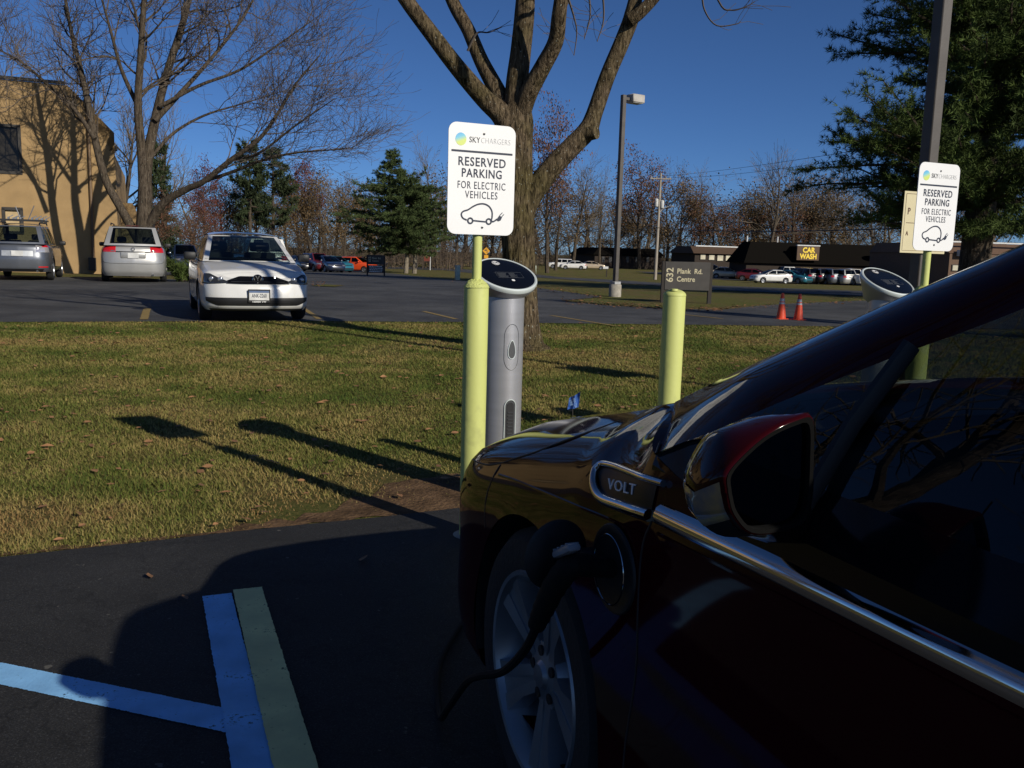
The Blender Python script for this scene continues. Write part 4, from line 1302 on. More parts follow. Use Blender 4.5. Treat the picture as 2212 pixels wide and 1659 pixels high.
obj('housing', MB().rbox((0, 0, hcb / 2), (.26, .3, hcb), .02, 2), pm('pale green metal', (.50, .55, .44), .6), cbx)
obj('lid', MB().rbox((0, 0, hcb + .01), (.29, .33, .04), .01, 1), pm('pale green metal', (.50, .55, .44), .6), cbx)
mk = gp(1157, 592)
tag(obj('marker_post', MB().rbox((0, 0, .5), (.12, .12, 1.1), .03, 2), pm('pale green metal', (.50, .55, .44), .6), loc=mk), 'short pale marker post showing behind the charging post head', 'post')
cy = gx(1050, 132)
cv = thing('curve_sign', 'yellow diamond curve warning sign above a small yellow plate', 'road sign', cy, .1)
zc_ = at(1050, 542, 132).z - cy.z
obj('post', MB().box((0, .03, zc_ / 2), (.06, .05, zc_)), M_STEEL, cv)
M_WARN = pm('warning yellow', (.75, .36, .02), .5, var=.03)
dm = obj('diamond_panel', MB().prism([(0, .55), (.55, 0), (0, -.55), (-.55, 0)], -.01, .01, frame((0, 0, zc_), (1, 0, 0), (0, -1, 0))), M_WARN, cv)
ar = MB(); stroke(ar, frame((0, -.012, zc_), (1, 0, 0), (0, -1, 0)), [(.12, -.3), (.12, -.02), (.05, .08), (-.12, .10)], .09)
ar.add([(-.30, -.013, zc_ + .10), (-.10, -.013, zc_ + .26), (-.10, -.013, zc_ - .06)], [(0, 1, 2)])
obj('curve_arrow', ar, M_INK, dm, smooth=False)
obj('speed_plate', MB().box((0, 0, zc_ - .85), (.6, .02, .5)), M_WARN, cv)
bs_ = gx(925, 118)
bs2 = thing('small_brown_sign', 'small red-brown sign on a white post beside the far road', 'road sign', bs_)
obj('post', MB().box((.28, .03, .9), (.10, .08, 1.8)), M_PLATE, bs2)
obj('panel', MB().box((-.15, 0, 1.45), (.8, .03, .6)), pm('red brown sign', (.16, .035, .02), .6), bs2)
# ------------------------------------------------------------------ buildings
M_STUCCO = pm('tan stucco', (.34, .225, .105), .95, var=.10, scale=1.4, bump=.35, bscale=30)
M_DKMETAL = pm('dark flashing', (.03, .026, .022), .6)
M_WINDK = pm('dark window glass', (.030, .026, .020), .12, spec=.25)
bd_e = Vector((.93, .37, 0)).normalized()
c0 = at(255, 520, 39.9)
tan = thing('tan_building', 'tan stucco office building with tree shadows on its wall, at the left', 'building', (c0.x, c0.y, 0), math.atan2(bd_e.y, bd_e.x))
# local: x along the wall (left is negative), y into the building
wall = [(-34, -.2), (0, -.2), (0, 4.95), (-1.75, 7.75), (-34, 8.0)]
win_px = {'upper': (-30, 46, 268, 374), 'lower': (7, 49, 450, 503)}
def wall_uv(px, py):
    d = ray(px, py); n = Vector((bd_e.y, -bd_e.x, 0)); o_ = Vector((c0.x, c0.y, 0))
    t = (o_ - Vector((0, 0, EYE))).dot(n) / d.dot(n); p = Vector((0, 0, EYE)) + d * t
    return (p - o_).dot(bd_e), p.z
# the wall face is pieced round its windows
wins = []
for nme, (xa, xb, ya, yb) in win_px.items():
    u0, z1 = wall_uv(xa, ya); u1, z0 = wall_uv(xb, yb); wins.append((u0, u1, z0, z1))
wins += [(u0 - 7.5, u1 - 7.5, z0, z1) for u0, u1, z0, z1 in wins] + [(u0 - 15, u1 - 15, z0, z1) for u0, u1, z0, z1 in wins]
us = sorted({-34.0, 0.0, -1.75} | {w_[0] for w_ in wins} | {w_[1] for w_ in wins}); zs = sorted({-.2} | {w_[2] for w_ in wins} | {w_[3] for w_ in wins} | {4.95})
wm = MB()
for i in range(len(us) - 1):
    for j in range(len(zs) - 1):
        uc, zc_ = (us[i] + us[i+1]) / 2, (zs[j] + zs[j+1]) / 2
        if any(w_[0] < uc < w_[1] and w_[2] < zc_ < w_[3] for w_ in wins): continue
        wm.add([(us[i], 0, zs[j]), (us[i+1], 0, zs[j]), (us[i+1], 0, zs[j+1]), (us[i], 0, zs[j+1])], [(0, 1, 2, 3)])
ztp = zs[-1]
topz = lambda u: 8.0 - .25 * (u + 34) / 32.25 if u <= -1.75 else 7.75 - 2.8 * (u + 1.75) / 1.75
for i in range(len(us) - 1):
    wm.add([(us[i], 0, ztp), (us[i+1], 0, ztp), (us[i+1], 0, topz(us[i+1])), (us[i], 0, topz(us[i]))], [(0, 1, 2, 3)])
wm.add([(0, 0, -.2), (0, 14, -.2), (0, 14, 4.95), (0, 0, 4.95)], [(0, 1, 2, 3)])
wm.add([(0, 0, 4.95), (0, 14, 4.95), (-1.75, 14, 7.75), (-1.75, 0, 7.75)], [(0, 1, 2, 3)])
wm.add([(-1.75, 0, 7.75), (-1.75, 14, 7.75), (-34, 14, 8.0), (-34, 0, 8.0)], [(0, 1, 2, 3)])
obj('wall', wm, M_STUCCO, tan, smooth=False)
cpg = MB(); cpg.box((-18, -.02, 7.95), (32.3, .18, .12), rot=Matrix.Rotation(R(.43), 3, 'Y'))
obj('roof_coping', cpg, M_DKMETAL, tan, smooth=False)
for (u0, u1, z0, z1) in wins:
    f = MB()
    for bxs in (((u0 + u1) / 2, z0, u1 - u0 + .1, .12), ((u0 + u1) / 2, z1, u1 - u0 + .1, .12), (u0, (z0 + z1) / 2, .12, z1 - z0), (u1, (z0 + z1) / 2, .12, z1 - z0)):
        f.box((bxs[0], .04, bxs[1]), (bxs[2], .16, bxs[3]))
    fo = obj('window', f, M_DKMETAL, tan, smooth=False)
    low = (z1 - z0) < 1.8
    obj('pane', MB().box(((u0 + u1) / 2, .10, (z0 + z1) / 2), (u1 - u0 - .1, .03, z1 - z0 - .1)), pm('window blind', (.46, .34, .18), .6) if low else M_WINDK, fo, smooth=False)
du, _ = wall_uv(196, 400)
dp = obj('downpipe', MB().tube([(du, -.08, 7.2), (du, -.08, .3), (du - .05, -.2, .1)], .07, 10), pm('downpipe brown', (.14, .085, .04), .6), tan)
obj('pipe_shoe', MB().box((du - .05, -.15, .25), (.3, .3, .55)), M_DKMETAL, tan)
vu, vz = wall_uv(241, 318)
obj('vent_hood', MB().prism([(-.18, -.15), (.18, -.15), (.18, .15)], -.15, 0, frame((vu + .05, 0, vz), (1, 0, 0), (0, -1, 0))), M_DKMETAL, tan, smooth=False)
wg = MB(); wg.prism([(.02, -.2), (1.0, -.2), (1.0, 1.6), (.55, 3.1), (.02, 3.1)], 0, 6, Matrix.Translation((0, 4.0, 0)) @ frame((0, 6, 0), (1, 0, 0), (0, -1, 0)))
obj('low_wing', wg, M_STUCCO, tan, smooth=False)

# far shops: long low range with steep dark roofs
M_SHING = pm('shade-darkened shingle', (.0075, .0065, .0055), .95, var=.3, scale=30, spec=.02)  # near-black colour stands in for the pine's shade on the car wash roof
M_BROWNSH = pm('brown shingle', (.075, .042, .022), .9, var=.25, scale=20)
M_BRICKD = pm('dark brown wall', (.030, .020, .014), .9, var=.2, scale=8)
M_PALEWIN = pm('pale shop window', (.50, .46, .34), .5, var=.25, scale=1.5)
def low_range(label, xa, xb, D0, ytop, yeave, roofmat, wallmat, depth=14, wins=(), hip=(1.2, 1.2), winmat=None, over=.5):
    a, b = gx(xa, D0), gx(xb, D0 + 4)
    e = (b - a); Lw = math.hypot(e.x, e.y)
    t = thing('shop_building', label, 'building', a, math.atan2(e.y, e.x))
    zt_, ze = at((xa + xb) / 2, ytop, D0 + 2).z - a.z, at((xa + xb) / 2, yeave, D0 + 2).z - a.z
    obj('wall', MB().box((Lw / 2, depth / 2, ze / 2 - .2), (Lw - .1, depth, ze + .4)), wallmat, t, smooth=False)
    v = [(-over, -over, ze), (Lw + over, -over, ze), (Lw + over, depth, ze), (-over, depth, ze), (hip[0], 1.6, zt_), (Lw - hip[1], 1.6, zt_), (Lw - hip[1], depth - 1, zt_), (hip[0], depth - 1, zt_)]
    obj('roof', MB().add(v, [(0, 1, 5, 4), (1, 2, 6, 5), (2, 3, 7, 6), (3, 0, 4, 7), (4, 5, 6, 7), (3, 2, 1, 0)]), roofmat, t, smooth=False)
    for (pa, pb, ya, yb) in wins:
        u0 = Lw * (pa - xa) / (xb - xa); u1 = Lw * (pb - xa) / (xb - xa)
        z1, z0 = at(pa, ya, D0).z - a.z, at(pa, yb, D0).z - a.z
        wo = obj('window', MB().box(((u0 + u1) / 2, -.03, (z0 + z1) / 2), (u1 - u0 + .16, .10, z1 - z0 + .16)), M_DKMETAL, t, smooth=False)
        obj('pane', MB().box(((u0 + u1) / 2, -.09, (z0 + z1) / 2), (u1 - u0, .04, z1 - z0)), winmat or M_PALEWIN, wo, smooth=False)
    return t, Lw, zt_, ze
w1 = [(x0, x0 + 12, 551, 563) for x0 in (1548, 1566, 1584, 1602)] + [(1512, 1522, 550, 560), (1530, 1541, 551, 561)]
lr, Lw, zt_, ze = low_range('long brown-roofed shop range with a row of pale windows, left of the car wash', 1500, 1625, 128, 533.5, 549, M_BROWNSH, M_BRICKD, 6, w1, (.3, .3))
obj('ridge_cap', MB().box((Lw / 2, 1.55, zt_ + .06), (Lw - 2.2, .25, .16)), M_PLATE, lr, smooth=False)
cw, Lc, zc2, ec2 = low_range('car wash building with a shade-darkened roof and yellow lettering', 1612, 1945, 112, 526, 572, M_SHING, M_BRICKD, 5, (), (1.2, 1.0))
def cwu(px): return Lc * (px - 1612) / (1945 - 1612)
p0 = cw.location
pan_w, zz1, zz0 = cwu(1758) - cwu(1711), at(1734, 531, 111).z - p0.z, at(1734, 562, 111).z - p0.z
po = obj('sign_panel', MB().box(((cwu(1711) + cwu(1758)) / 2, -.75, (zz1 + zz0) / 2), (pan_w, .25, zz1 - zz0)), pm('sign panel brown', (.10, .055, .028), .7), cw, smooth=False)
obj('panel_cap', MB().box(((cwu(1711) + cwu(1758)) / 2, -.75, zz1 + .07), (pan_w + .1, .4, .14)), M_PLATE, po, smooth=False)
obj('side_return', MB().box(((cwu(1711) + cwu(1758)) / 2, .3, (zz1 + zz0) / 2), (pan_w - .1, 1.8, zz1 - zz0 - .1)), M_SHING, cw, smooth=False)
hL = (zz1 - zz0)
Fc = frame(((cwu(1711) + cwu(1758)) / 2, -.89, (zz1 + zz0) / 2), (1, 0, 0), (0, -1, 0))
t = text_mb('CAR', hL * .50, Fc @ Matrix.Translation((.05, hL * .20, 0)), .95, .035, .01)
t = text_mb('WASH', hL * .50, Fc @ Matrix.Translation((.05, -hL * .24, 0)), .90, .035, .01, 1, t)
obj('sign_lettering', t, pm('bright yellow letters', (.95, .68, .05), .5, var=.02), po, smooth=False)  # plain bright yellow colour, no emission
for px in (1637, 1703): obj('roof_vent_pipe', MB().tube([(cwu(px), 3.5, zc2 - .2), (cwu(px), 3.5, zc2 + .75)], .11, 8), M_PLATE, cw)
sg = obj('oval_sign', MB().lathe([(.001, .03), (1.25, .03), (1.3, -.05)], 24, M=Matrix.Scale(.42, 3, (0, 0, 1)) @ Matrix.Rotation(math.pi / 2, 3, 'X'), c=(cwu(1892), -.72, (zt_ + ze) / 2 - .1)), pm('dark blue sign', (.02, .05, .11), .5), cw)
rb, Lr, zr, er = low_range('brown shop front with a white sign, right of the lamp post', 2050, 2420, 92, 529, 552, pm('brown panel', (.13, .075, .045), .8), pm('brown panel', (.13, .075, .045), .8), 14, [(2058, 2072, 573, 584)], (.1, .1), None, .1)
wsx = Lr * (2077 - 2050) / 370
wz1, wz0 = at(2077, 540, 92).z - rb.location.z, at(2077, 553.5, 92).z - rb.location.z
so = obj('sign_panel', MB().box((wsx, -.35, (wz1 + wz0) / 2), (1.5, .5, wz1 - wz0)), M_PLATE, rb, smooth=False)
st_ = MB(); stroke(st_, frame((wsx, -.61, (wz1 + wz0) / 2), (1, 0, 0), (0, -1, 0)), [(-.55, .02), (-.3, -.03), (0, .02), (.3, -.02), (.55, .02)], .14)
obj('sign_print', st_, pm('red print', (.40, .05, .05), .6), so, smooth=False)
obj('fascia_cap', MB().box((Lr / 2, .2, zr + .06), (Lr, .3, .14)), M_PLATE, rb, smooth=False)
low_range('dark low building beyond the three parked white cars', 1284, 1430, 178, 536, 552, M_SHING, M_BRICKD, 14, [(x0, x0 + 5, 555, 566) for x0 in (1300, 1315, 1332, 1352, 1372, 1396)], (1.5, .5), pm('dim shop window', (.06, .055, .05), .3))
# ------------------------------------------------------------------ parked cars
SPEC = {
 'sedan': dict(L=4.63, W=.89, r=.32, ax=(1.33, -1.32), zt=[(2.32, .70), (2.2, .775), (1.7, .865), (1.2, .94), (.95, .958), (0, .95), (-1.2, .985), (-1.75, 1.03), (-2.15, 1.03), (-2.31, .98)],
               WB=(1.13, .775, .965), WT=(.08, .60, 1.415), RT=(-1.0, .60, 1.41), RB=(-1.72, .72, 1.04), pil=(-.25,), zside=.96),
 'hatch': dict(L=4.2, W=.87, r=.31, ax=(1.28, -1.28), zt=[(2.1, .70), (1.98, .79), (1.5, .89), (1.0, .96), (0, .95), (-1.2, 1.0), (-2.1, 1.02)],
               WB=(1.02, .72, .985), WT=(.2, .57, 1.47), RT=(-1.5, .57, 1.44), RB=(-2.0, .70, 1.03), pil=(-.2, -1.25), zside=.97),
 'suv': dict(L=4.6, W=.89, r=.35, ax=(1.32, -1.32), zt=[(2.3, .82), (2.2, .90), (1.7, .98), (1.1, 1.04), (0, 1.04), (-1.2, 1.07), (-2.3, 1.10)],
             WB=(1.05, .73, 1.06), WT=(.35, .60, 1.66), RT=(-1.95, .60, 1.64), RB=(-2.22, .74, 1.10), pil=(-.2, -1.2), zside=1.05),
 'van': dict(L=5.05, W=.975, r=.34, ax=(1.52, -1.5), zt=[(2.52, .78), (2.4, .88), (1.9, 1.0), (1.45, 1.06), (0, 1.05), (-1.6, 1.09), (-2.52, 1.12)],
             WB=(1.5, .80, 1.07), WT=(.55, .66, 1.70), RT=(-2.12, .66, 1.70), RB=(-2.44, .82, 1.13), pil=(.1, -1.1), zside=1.06),
 'pickup': dict(L=5.4, W=.96, r=.37, ax=(1.75, -1.6), zt=[(2.7, .95), (2.6, 1.05), (2.0, 1.12), (1.3, 1.16), (0, 1.15), (-2.7, 1.18)],
             WB=(1.3, .80, 1.17), WT=(.7, .66, 1.78), RT=(-.6, .66, 1.78), RB=(-.9, .80, 1.18), pil=(.1,), zside=1.16),
}
def make_car(kind, paint, label, loc, heading, detail=1, ds=.08, extra=None, group='cars parked around the lots', far=False, glass=None, cat=None, rims=None):
    sp_ = SPEC[kind]; h = sp_['L'] / 2; W = sp_['W']
    car = thing('parked_' + {'sedan': 'car', 'hatch': 'car', 'suv': 'suv', 'van': 'minivan', 'pickup': 'pickup_truck'}[kind], label, cat or {'sedan': 'car', 'hatch': 'car', 'suv': 'car', 'van': 'minivan', 'pickup': 'pickup'}[kind],
                loc, math.atan2(heading[1], heading[0]), group)
    k = W / .89
    plan = [(h, 0), (h - .018, .32*k), (h - .075, .59*k), (h - .22, .775*k), (h - .47, .855*k), (h - .95, W - .012), (.5, W), (-.5, W), (-h + .9, W - .01), (-h + .45, .85*k), (-h + .2, .775*k), (-h + .07, .60*k), (-h + .02, .32*k), (-h, 0)]
    B = Body(plan, sp_['zt'], zbot=.20 if kind not in ('suv', 'pickup') else .27, ds=ds, nz=16 if far else 24, crown=.04)
    ar = [(a, sp_['r'], sp_['r'] + .045) for a in sp_['ax']]
    bo = obj('body', weld(B.mesh(ar)), paint, car, angle=45)
    r = sp_['r']
    for a in sp_['ax']:
        for sd in (1, -1):
            if not far: arch_liner(car, a, r + .045, W - .03, r, sd)
            else: arch_liner(car, a, r + .045, W - .05, r, sd)
            make_wheel(car, a, (W - .12) * sd, r, sd, r * .68, .2, 5, rims)
    # cabin
    fr = MB(); gm = glass or M_GLASS
    V = lambda p, sd=1: Vector((p[0], p[1] * sd, p[2]))
    WB, WT, RT, RB = sp_['WB'], sp_['WT'], sp_['RT'], sp_['RB']
    g = MB(); panel(fr, g, V(WB, 1), V(WB, -1), V(WT, -1), V(WT, 1), (.06, .06, .03, .05), (.16, 0, .02)); obj('windshield', g, gm, car)
    g = MB(); panel(fr, g, V(RB, -1), V(RB, 1), V(RT, 1), V(RT, -1), (.09, .09, .10, .07), (-.07, 0, .01)); obj('rear_window', g, gm, car)
    pil = [WB[0]] + list(sp_['pil']) + [RB[0]]
    ylow = lambda x: (WB[1] + (W - .09 - WB[1]) * min(1, (WB[0] - x) / .5)) if x > RB[0] + .4 else RB[1] + (W - .09 - RB[1]) * max(0, (x - RB[0]) / .4)
    for sd in (1, -1):
        n = len(pil) - 1
        for i in range(n):
            xa, xb = pil[i], pil[i+1]
            ta, tb = (WB[0] - xa) / (WB[0] - RB[0]), (WB[0] - xb) / (WB[0] - RB[0])
            ua = WT[0] + (RT[0] - WT[0]) * (i / n if i else 0); ub = WT[0] + (RT[0] - WT[0]) * ((i + 1) / n)
            if 0 < i: ua = min(WT[0] - .05, xa - .05)
            if i + 1 < n: ub = min(WT[0] - .05, xb - .05)
            zl = lambda x: sp_['zside'] + (RB[2] - sp_['zside']) * (WB[0] - x) / (WB[0] - RB[0])
            zu = lambda x: WT[2] + (RT[2] - WT[2]) * (WT[0] - x) / (WT[0] - RT[0])
            c = [V((xa, ylow(xa), zl(xa)), sd), V((xb, ylow(xb), zl(xb)), sd), V((ub, WT[1], zu(ub)), sd), V((ua, WT[1], zu(ua)), sd)]
            L_ = max(.3, abs(xa - xb))
            g = MB(); panel(fr, g, *c, (.05 / L_ if i else .10, .05 / L_, .05, .12), (0, .03 * sd, 0), 6, 3, flip=sd > 0)
            obj('side_window', g, gm, car)
            if not far: pass
    P = []
    for i in range(9):
        t = i / 8; x = WT[0] + (RT[0] - WT[0]) * t; z = WT[2] + (RT[2] - WT[2]) * t + .035 * math.sin(math.pi * t)
        fx = .16 * (1 - t) * .4 - .07 * t * .4
        P.append([Vector((x + fx * (1 - c * c), WT[1] * c, z + .045 * (1 - c ** 4))) for c in (1, .93, .8, .5, 0, -.5, -.8, -.93, -1)])
    fr.grid(P)
    obj('cabin_frame', fr, paint, car, angle=45)
    it = MB(); zf = sp_['zside'] + .035
    it.grid([[Vector((x, y, zf + .02)) for y in (W - .16, 0, -W + .16)] for x in (WB[0] - .08, 0, RB[0] + .12)])
    obj('interior', it, M_INT, car)
    if not far:
        seats(car, [(WT[0] - .35, .38), (WT[0] - .35, -.38), (WT[0] - 1.25, .38), (WT[0] - 1.25, -.38)], zf - .25, .5)
    for sd in (1, -1):
        obj('door_mirror', MB().rbox((WB[0] - .28, (W + .07) * sd, sp_['zside'] + .09), (.12, .2, .14), .04, 2), M_BLK if not far else paint, car)
    B.kind = kind; B.h = h
    if extra: extra(car, B, sp_)
    else: std_lights(car, B, sp_)
    return car

def std_lights(car, B, sp_):
    zf = float(B.zt(sp_['L'] / 2 - .2)); zr = float(B.zt(-sp_['L'] / 2))
    for sd in (1, -1):
        m = MB(); B.patch(m, B.s_at_y(.48), B.s_at_y(.80) + .1, zf - .20, zf - .07, .006, sd, 8, 3); obj('headlight', m, M_LAMP, car)
        m = MB(); B.patch(m, B.s_at_y(.52, True), B.s_at_y(.80, True) - .1, zr - .28, zr - .10, .006, sd, 8, 3); obj('tail_light', m, M_RED, car)
    m = MB()
    for sd in (1, -1): B.patch(m, 0, B.s_at_y(.45), zf - .20, zf - .09, .005, sd, 6, 2); B.patch(m, 0, B.s_at_y(.55), .30, .42, .005, sd, 6, 2)
    obj('grille', m, M_BLK, car)
    m = MB(); x = -sp_['L'] / 2
    m.box((x - .012, 0, zr - .22), (.02, .32, .16)); obj('number_plate', m, M_PLATE, car)
    m = MB()
    for sd in (1, -1): B.patch(m, B.s_at_x(1.0), B.s_at_x(-1.0), .22, .30, .004, sd, 8, 2)
    obj('sill', m, M_BLK, car)

def jetta_front(car, B, sp_):
    for sd in (1, -1):
        m = MB(); s0, s1 = B.s_at_y(.47), B.s_at_y(.845)
        B.patch(m, s0, s1, lambda u: .645 - .02 * math.sin(u * 2), lambda u: .675 + .115 * min(1, u * 1.35), .012, sd, 18, 6)
        ho = obj('headlight', m, pm('dark lamp', (.055, .058, .062), .08, .5, coat=1.0), car)
        for yy in (.60, .73):
            rf = MB(); c = B.S(B.s_at_y(yy), .70, .015, sd); rf.lathe([(.045, 0), (.04, .004), (.001, .006)], 14, M=Matrix.Rotation(math.pi / 2, 3, 'Y'), c=c)
            obj('reflector', rf, M_LAMP, ho)
        m = MB(); B.patch(m, B.s_at_y(.80, True), B.s_at_y(.5, True), .78, .95, .008, sd, 8, 3); obj('tail_light', m, M_RED, car)
    g = MB()
    for sd in (1, -1): B.patch(g, 0, B.s_at_y(.50), lambda u: .635, lambda u: .755 - .07 * max(0, u - .6) / .4, .012, sd, 16, 4)
    go = obj('grille', g, M_GLOSSBLK, car)
    sl = MB()
    for sd in (1, -1):
        for z in (.668, .705): B.line(sl, [(0, z), (B.s_at_y(.2), z), (B.s_at_y(.43), z)], .004, .008, sd)
    obj('grille_bar', sl, pm('grille bar dark', (.03, .03, .032), .3), go)
    ch = MB()
    for sd in (1, -1): B.line(ch, [(0, .632), (B.s_at_y(.3), .632), (B.s_at_y(.5), .638)], .006, .008, sd)
    obj('grille_chrome', ch, M_CHROME, go)
    lw = MB()
    for sd in (1, -1): B.patch(lw, 0, B.s_at_y(.80), lambda u: .285 + .07 * max(0, u - .75) / .25, lambda u: .415 + .0 * u, .012, sd, 18, 4)
    lo_ = obj('lower_intake', lw, M_BLK, car)
    sl = MB()
    for sd in (1, -1):
        for z in (.315, .345, .375): B.line(sl, [(0, z), (B.s_at_y(.25), z), (B.s_at_y(.5), z)], .004, .009, sd)
    obj('intake_slat', sl, pm('grille bar dark', (.03, .03, .032), .3), lo_)
    sk = MB()
    for sd in (1, -1): B.patch(sk, 0, B.s_at_y(.80), .20, .232, .010, sd, 16, 2)
    obj('chin', sk, M_BLK, car)
    # round emblem: ring with a V above a W
    x = B.S(0, .70).x + .028; F = frame((x, 0, .70), (0, 1, 0), (1, 0, 0))
    e = MB().lathe([(.088, -.02), (.088, .0), (.080, .006), (.072, 0)], 30, M=F.to_3x3(), c=F.translation)
    stroke(e, F, [(-.030, .066), (0, .012), (.030, .066)], .016, .004)
    stroke(e, F, [(-.062, .030), (-.034, -.058), (0, .002), (.034, -.058), (.062, .030)], .016, .004)
    eo = obj('emblem', e, M_CHROME, car)
    obj('emblem_back', MB().lathe([(.078, -.004), (.001, -.004)], 24, M=F.to_3x3(), c=F.translation), M_GLOSSBLK, eo)
    x = B.S(0, .45).x + .020
    pf = obj('number_plate', MB().rbox((x, 0, .445), (.02, .35, .215), .008, 1), M_BLK, car)
    obj('plate_face', MB().box((x + .011, 0, .455), (.004, .31, .15)), M_PLATE, pf)
    obj('plate_band', MB().box((x + .014, 0, .515), (.002, .31, .032)), pm('plate blue', (.08, .13, .25), .5), pf)
    F = frame((x + .0145, 0, .448), (0, 1, 0), (1, 0, 0))
    obj('plate_lettering', text_mb('ANK-2260', .085, F, .62, .001, .0005), M_INK, pf, smooth=False)
    F = frame((x + .0115, 0, .353), (0, 1, 0), (1, 0, 0))
    obj('frame_lettering', text_mb('NEMER VW', .034, F, 1.25, .0012, .0005), M_PLATE, pf, smooth=False)
    obj('inspection_sticker', MB().box((.96, -.50 * -1, 1.03), (.005, .14, .05), rot=Matrix.Rotation(R(-60), 3, 'Y')), pm('sticker', (.45, .50, .45), .6), car)

def sienna_rear(car, B, sp_):
    for sd in (1, -1):
        m = MB(); B.patch(m, B.s_at_y(.50, True), B.s_at_y(.84, True) - .12, .93, 1.11, .012, sd, 12, 5)
        to = obj('tail_light', m, M_RED, car)
        w_ = MB(); B.patch(w_, B.s_at_y(.52, True), B.s_at_y(.66, True), .945, .99, .016, sd, 5, 3)
        obj('reversing_lens', w_, M_LAMP, to)
        m = MB(); B.patch(m, B.s_at_y(.5), B.s_at_y(.80) + .1, .70, .84, .006, sd, 8, 3); obj('headlight', m, M_LAMP, car)
    dk = MB(); bp_ = MB()
    for sd in (1, -1):
        B.patch(dk, 0 + B.s[-1] - .50, B.s[-1], .925, .955, .010, sd, 8, 2)
        B.line(bp_, [(B.s[-1], .585), (B.s_at_y(.4, True), .58), (B.s_at_y(.80, True), .60), (B.s_at_y(.84, True) - .05, .66)], .006, .0, sd)
    obj('gate_trim', dk, M_GLOSSBLK, car)
    obj('bumper_gap', bp_, M_BLK, car)
    x = -sp_['L'] / 2
    rc = obj('plate_recess', MB().rbox((x + .03, 0, .84), (.06, .72, .19), .03, 2), pm('van silver dark', (.36, .36, .35), .35, .4), car)
    obj('number_plate', MB().box((x - .006, 0, .83), (.012, .31, .155)), M_PLATE, rc)
    em = MB().lathe([(.055, 0), (.045, .008), (.04, 0)], 16, M=frame((0, 0, 0), (0, -1, 0), (-1, 0, 0)).to_3x3(), c=(x + .02, 0, 1.03))
    obj('emblem', em, M_CHROME, car)
    obj('brake_lamp', MB().box((-2.09, 0, 1.735), (.03, .36, .03)), pm('dark red lens', (.2, .02, .015), .3), car)
    for sd in (1, -1):
        obj('roof_rail', MB().tube([(.3, .62 * sd, 1.76), (.2, .62 * sd, 1.81), (-1.8, .62 * sd, 1.81), (-1.95, .62 * sd, 1.75)], .018, 8), M_BLK, car)
    ex = MB().tube([(x + .15, -.55, .24), (x - .01, -.55, .24)], .03, 10); obj('exhaust_tip', ex, M_CHROME, car)

def wagon_rear(car, B, sp_):
    for sd in (1, -1):
        m = MB(); B.patch(m, B.s_at_y(.50, True), B.s_at_y(.80, True) - .12, .86, 1.08, .012, sd, 12, 5)
        to = obj('tail_light', m, pm('clear tail lamp', (.55, .52, .52), .08, .5, coat=1.0), car)
        w_ = MB(); B.patch(w_, B.s_at_y(.66, True), B.s_at_y(.80, True) - .14, 1.0, 1.085, .015, sd, 6, 3); obj('red_lens', w_, M_RED, to)
        m = MB(); B.patch(m, B.s_at_y(.5), B.s_at_y(.80) + .1, .74, .88, .006, sd, 8, 3); obj('headlight', m, M_LAMP, car)
        lb = MB(); B.patch(lb, B.s_at_y(.55, True), B.s_at_y(.80, True), .40, .44, .006, sd, 6, 2); obj('bumper_reflector', lb, M_RED, car)
    x = -sp_['L'] / 2
    gp_ = MB()
    for sd in (1, -1): B.patch(gp_, B.s[-1] - .42, B.s[-1], .74, .90, .004, sd, 6, 3)
    ro = obj('plate_recess', gp_, pm('wagon silver light', (.42, .44, .46), .35, .3), car)
    obj('number_plate', MB().box((x - .006, 0, .82), (.012, .31, .155)), M_PLATE, ro)
    dk = MB()
    for sd in (1, -1): B.patch(dk, B.s[-1] - .72, B.s[-1], .27, .36, .005, sd, 8, 2)
    obj('bumper_underside', dk, M_BLK, car)
    obj('exhaust_tip', MB().tube([(x + .15, -.52, .30), (x - .02, -.52, .30)], .035, 10), M_CHROME, car)
    # roof bars carrying ski and cycle mounts
    for sd in (1, -1): obj('roof_rail', MB().tube([(.2, .58 * sd, 1.70), (.1, .58 * sd, 1.75), (-1.75, .58 * sd, 1.74), (-1.85, .58 * sd, 1.68)], .02, 8), M_BLK, car)
    for bx_ in (-.35, -1.35):
        bo = obj('cross_bar', MB().box((bx_, 0, 1.82), (.07, 1.38, .045)), M_BLK, car)
        for yy in (-.6, .6): obj('bar_foot', MB().box((bx_, yy, 1.78), (.12, .08, .10)), M_BLK, bo)
        for j, yy in enumerate((-.62, -.48, -.34, .1, .3)):
            rk = MB().box((bx_, yy, 1.87), (.10, .05, .06)); rk.tube([(bx_, yy, 1.89), (bx_ + .06, yy - .12, 1.96)], .012, 6)
            obj('rack_clamp', rk, M_RIM, bo)
    obj('bike_tray_arm', MB().tube([(-1.35, -.02, 1.86), (-1.33, .10, 2.22)], .014, 6), M_RIM, car)
    obj('bike_tray_arm', MB().tube([(-.35, -.12, 1.86), (-.33, -.30, 2.30)], .014, 6), M_RIM, car)

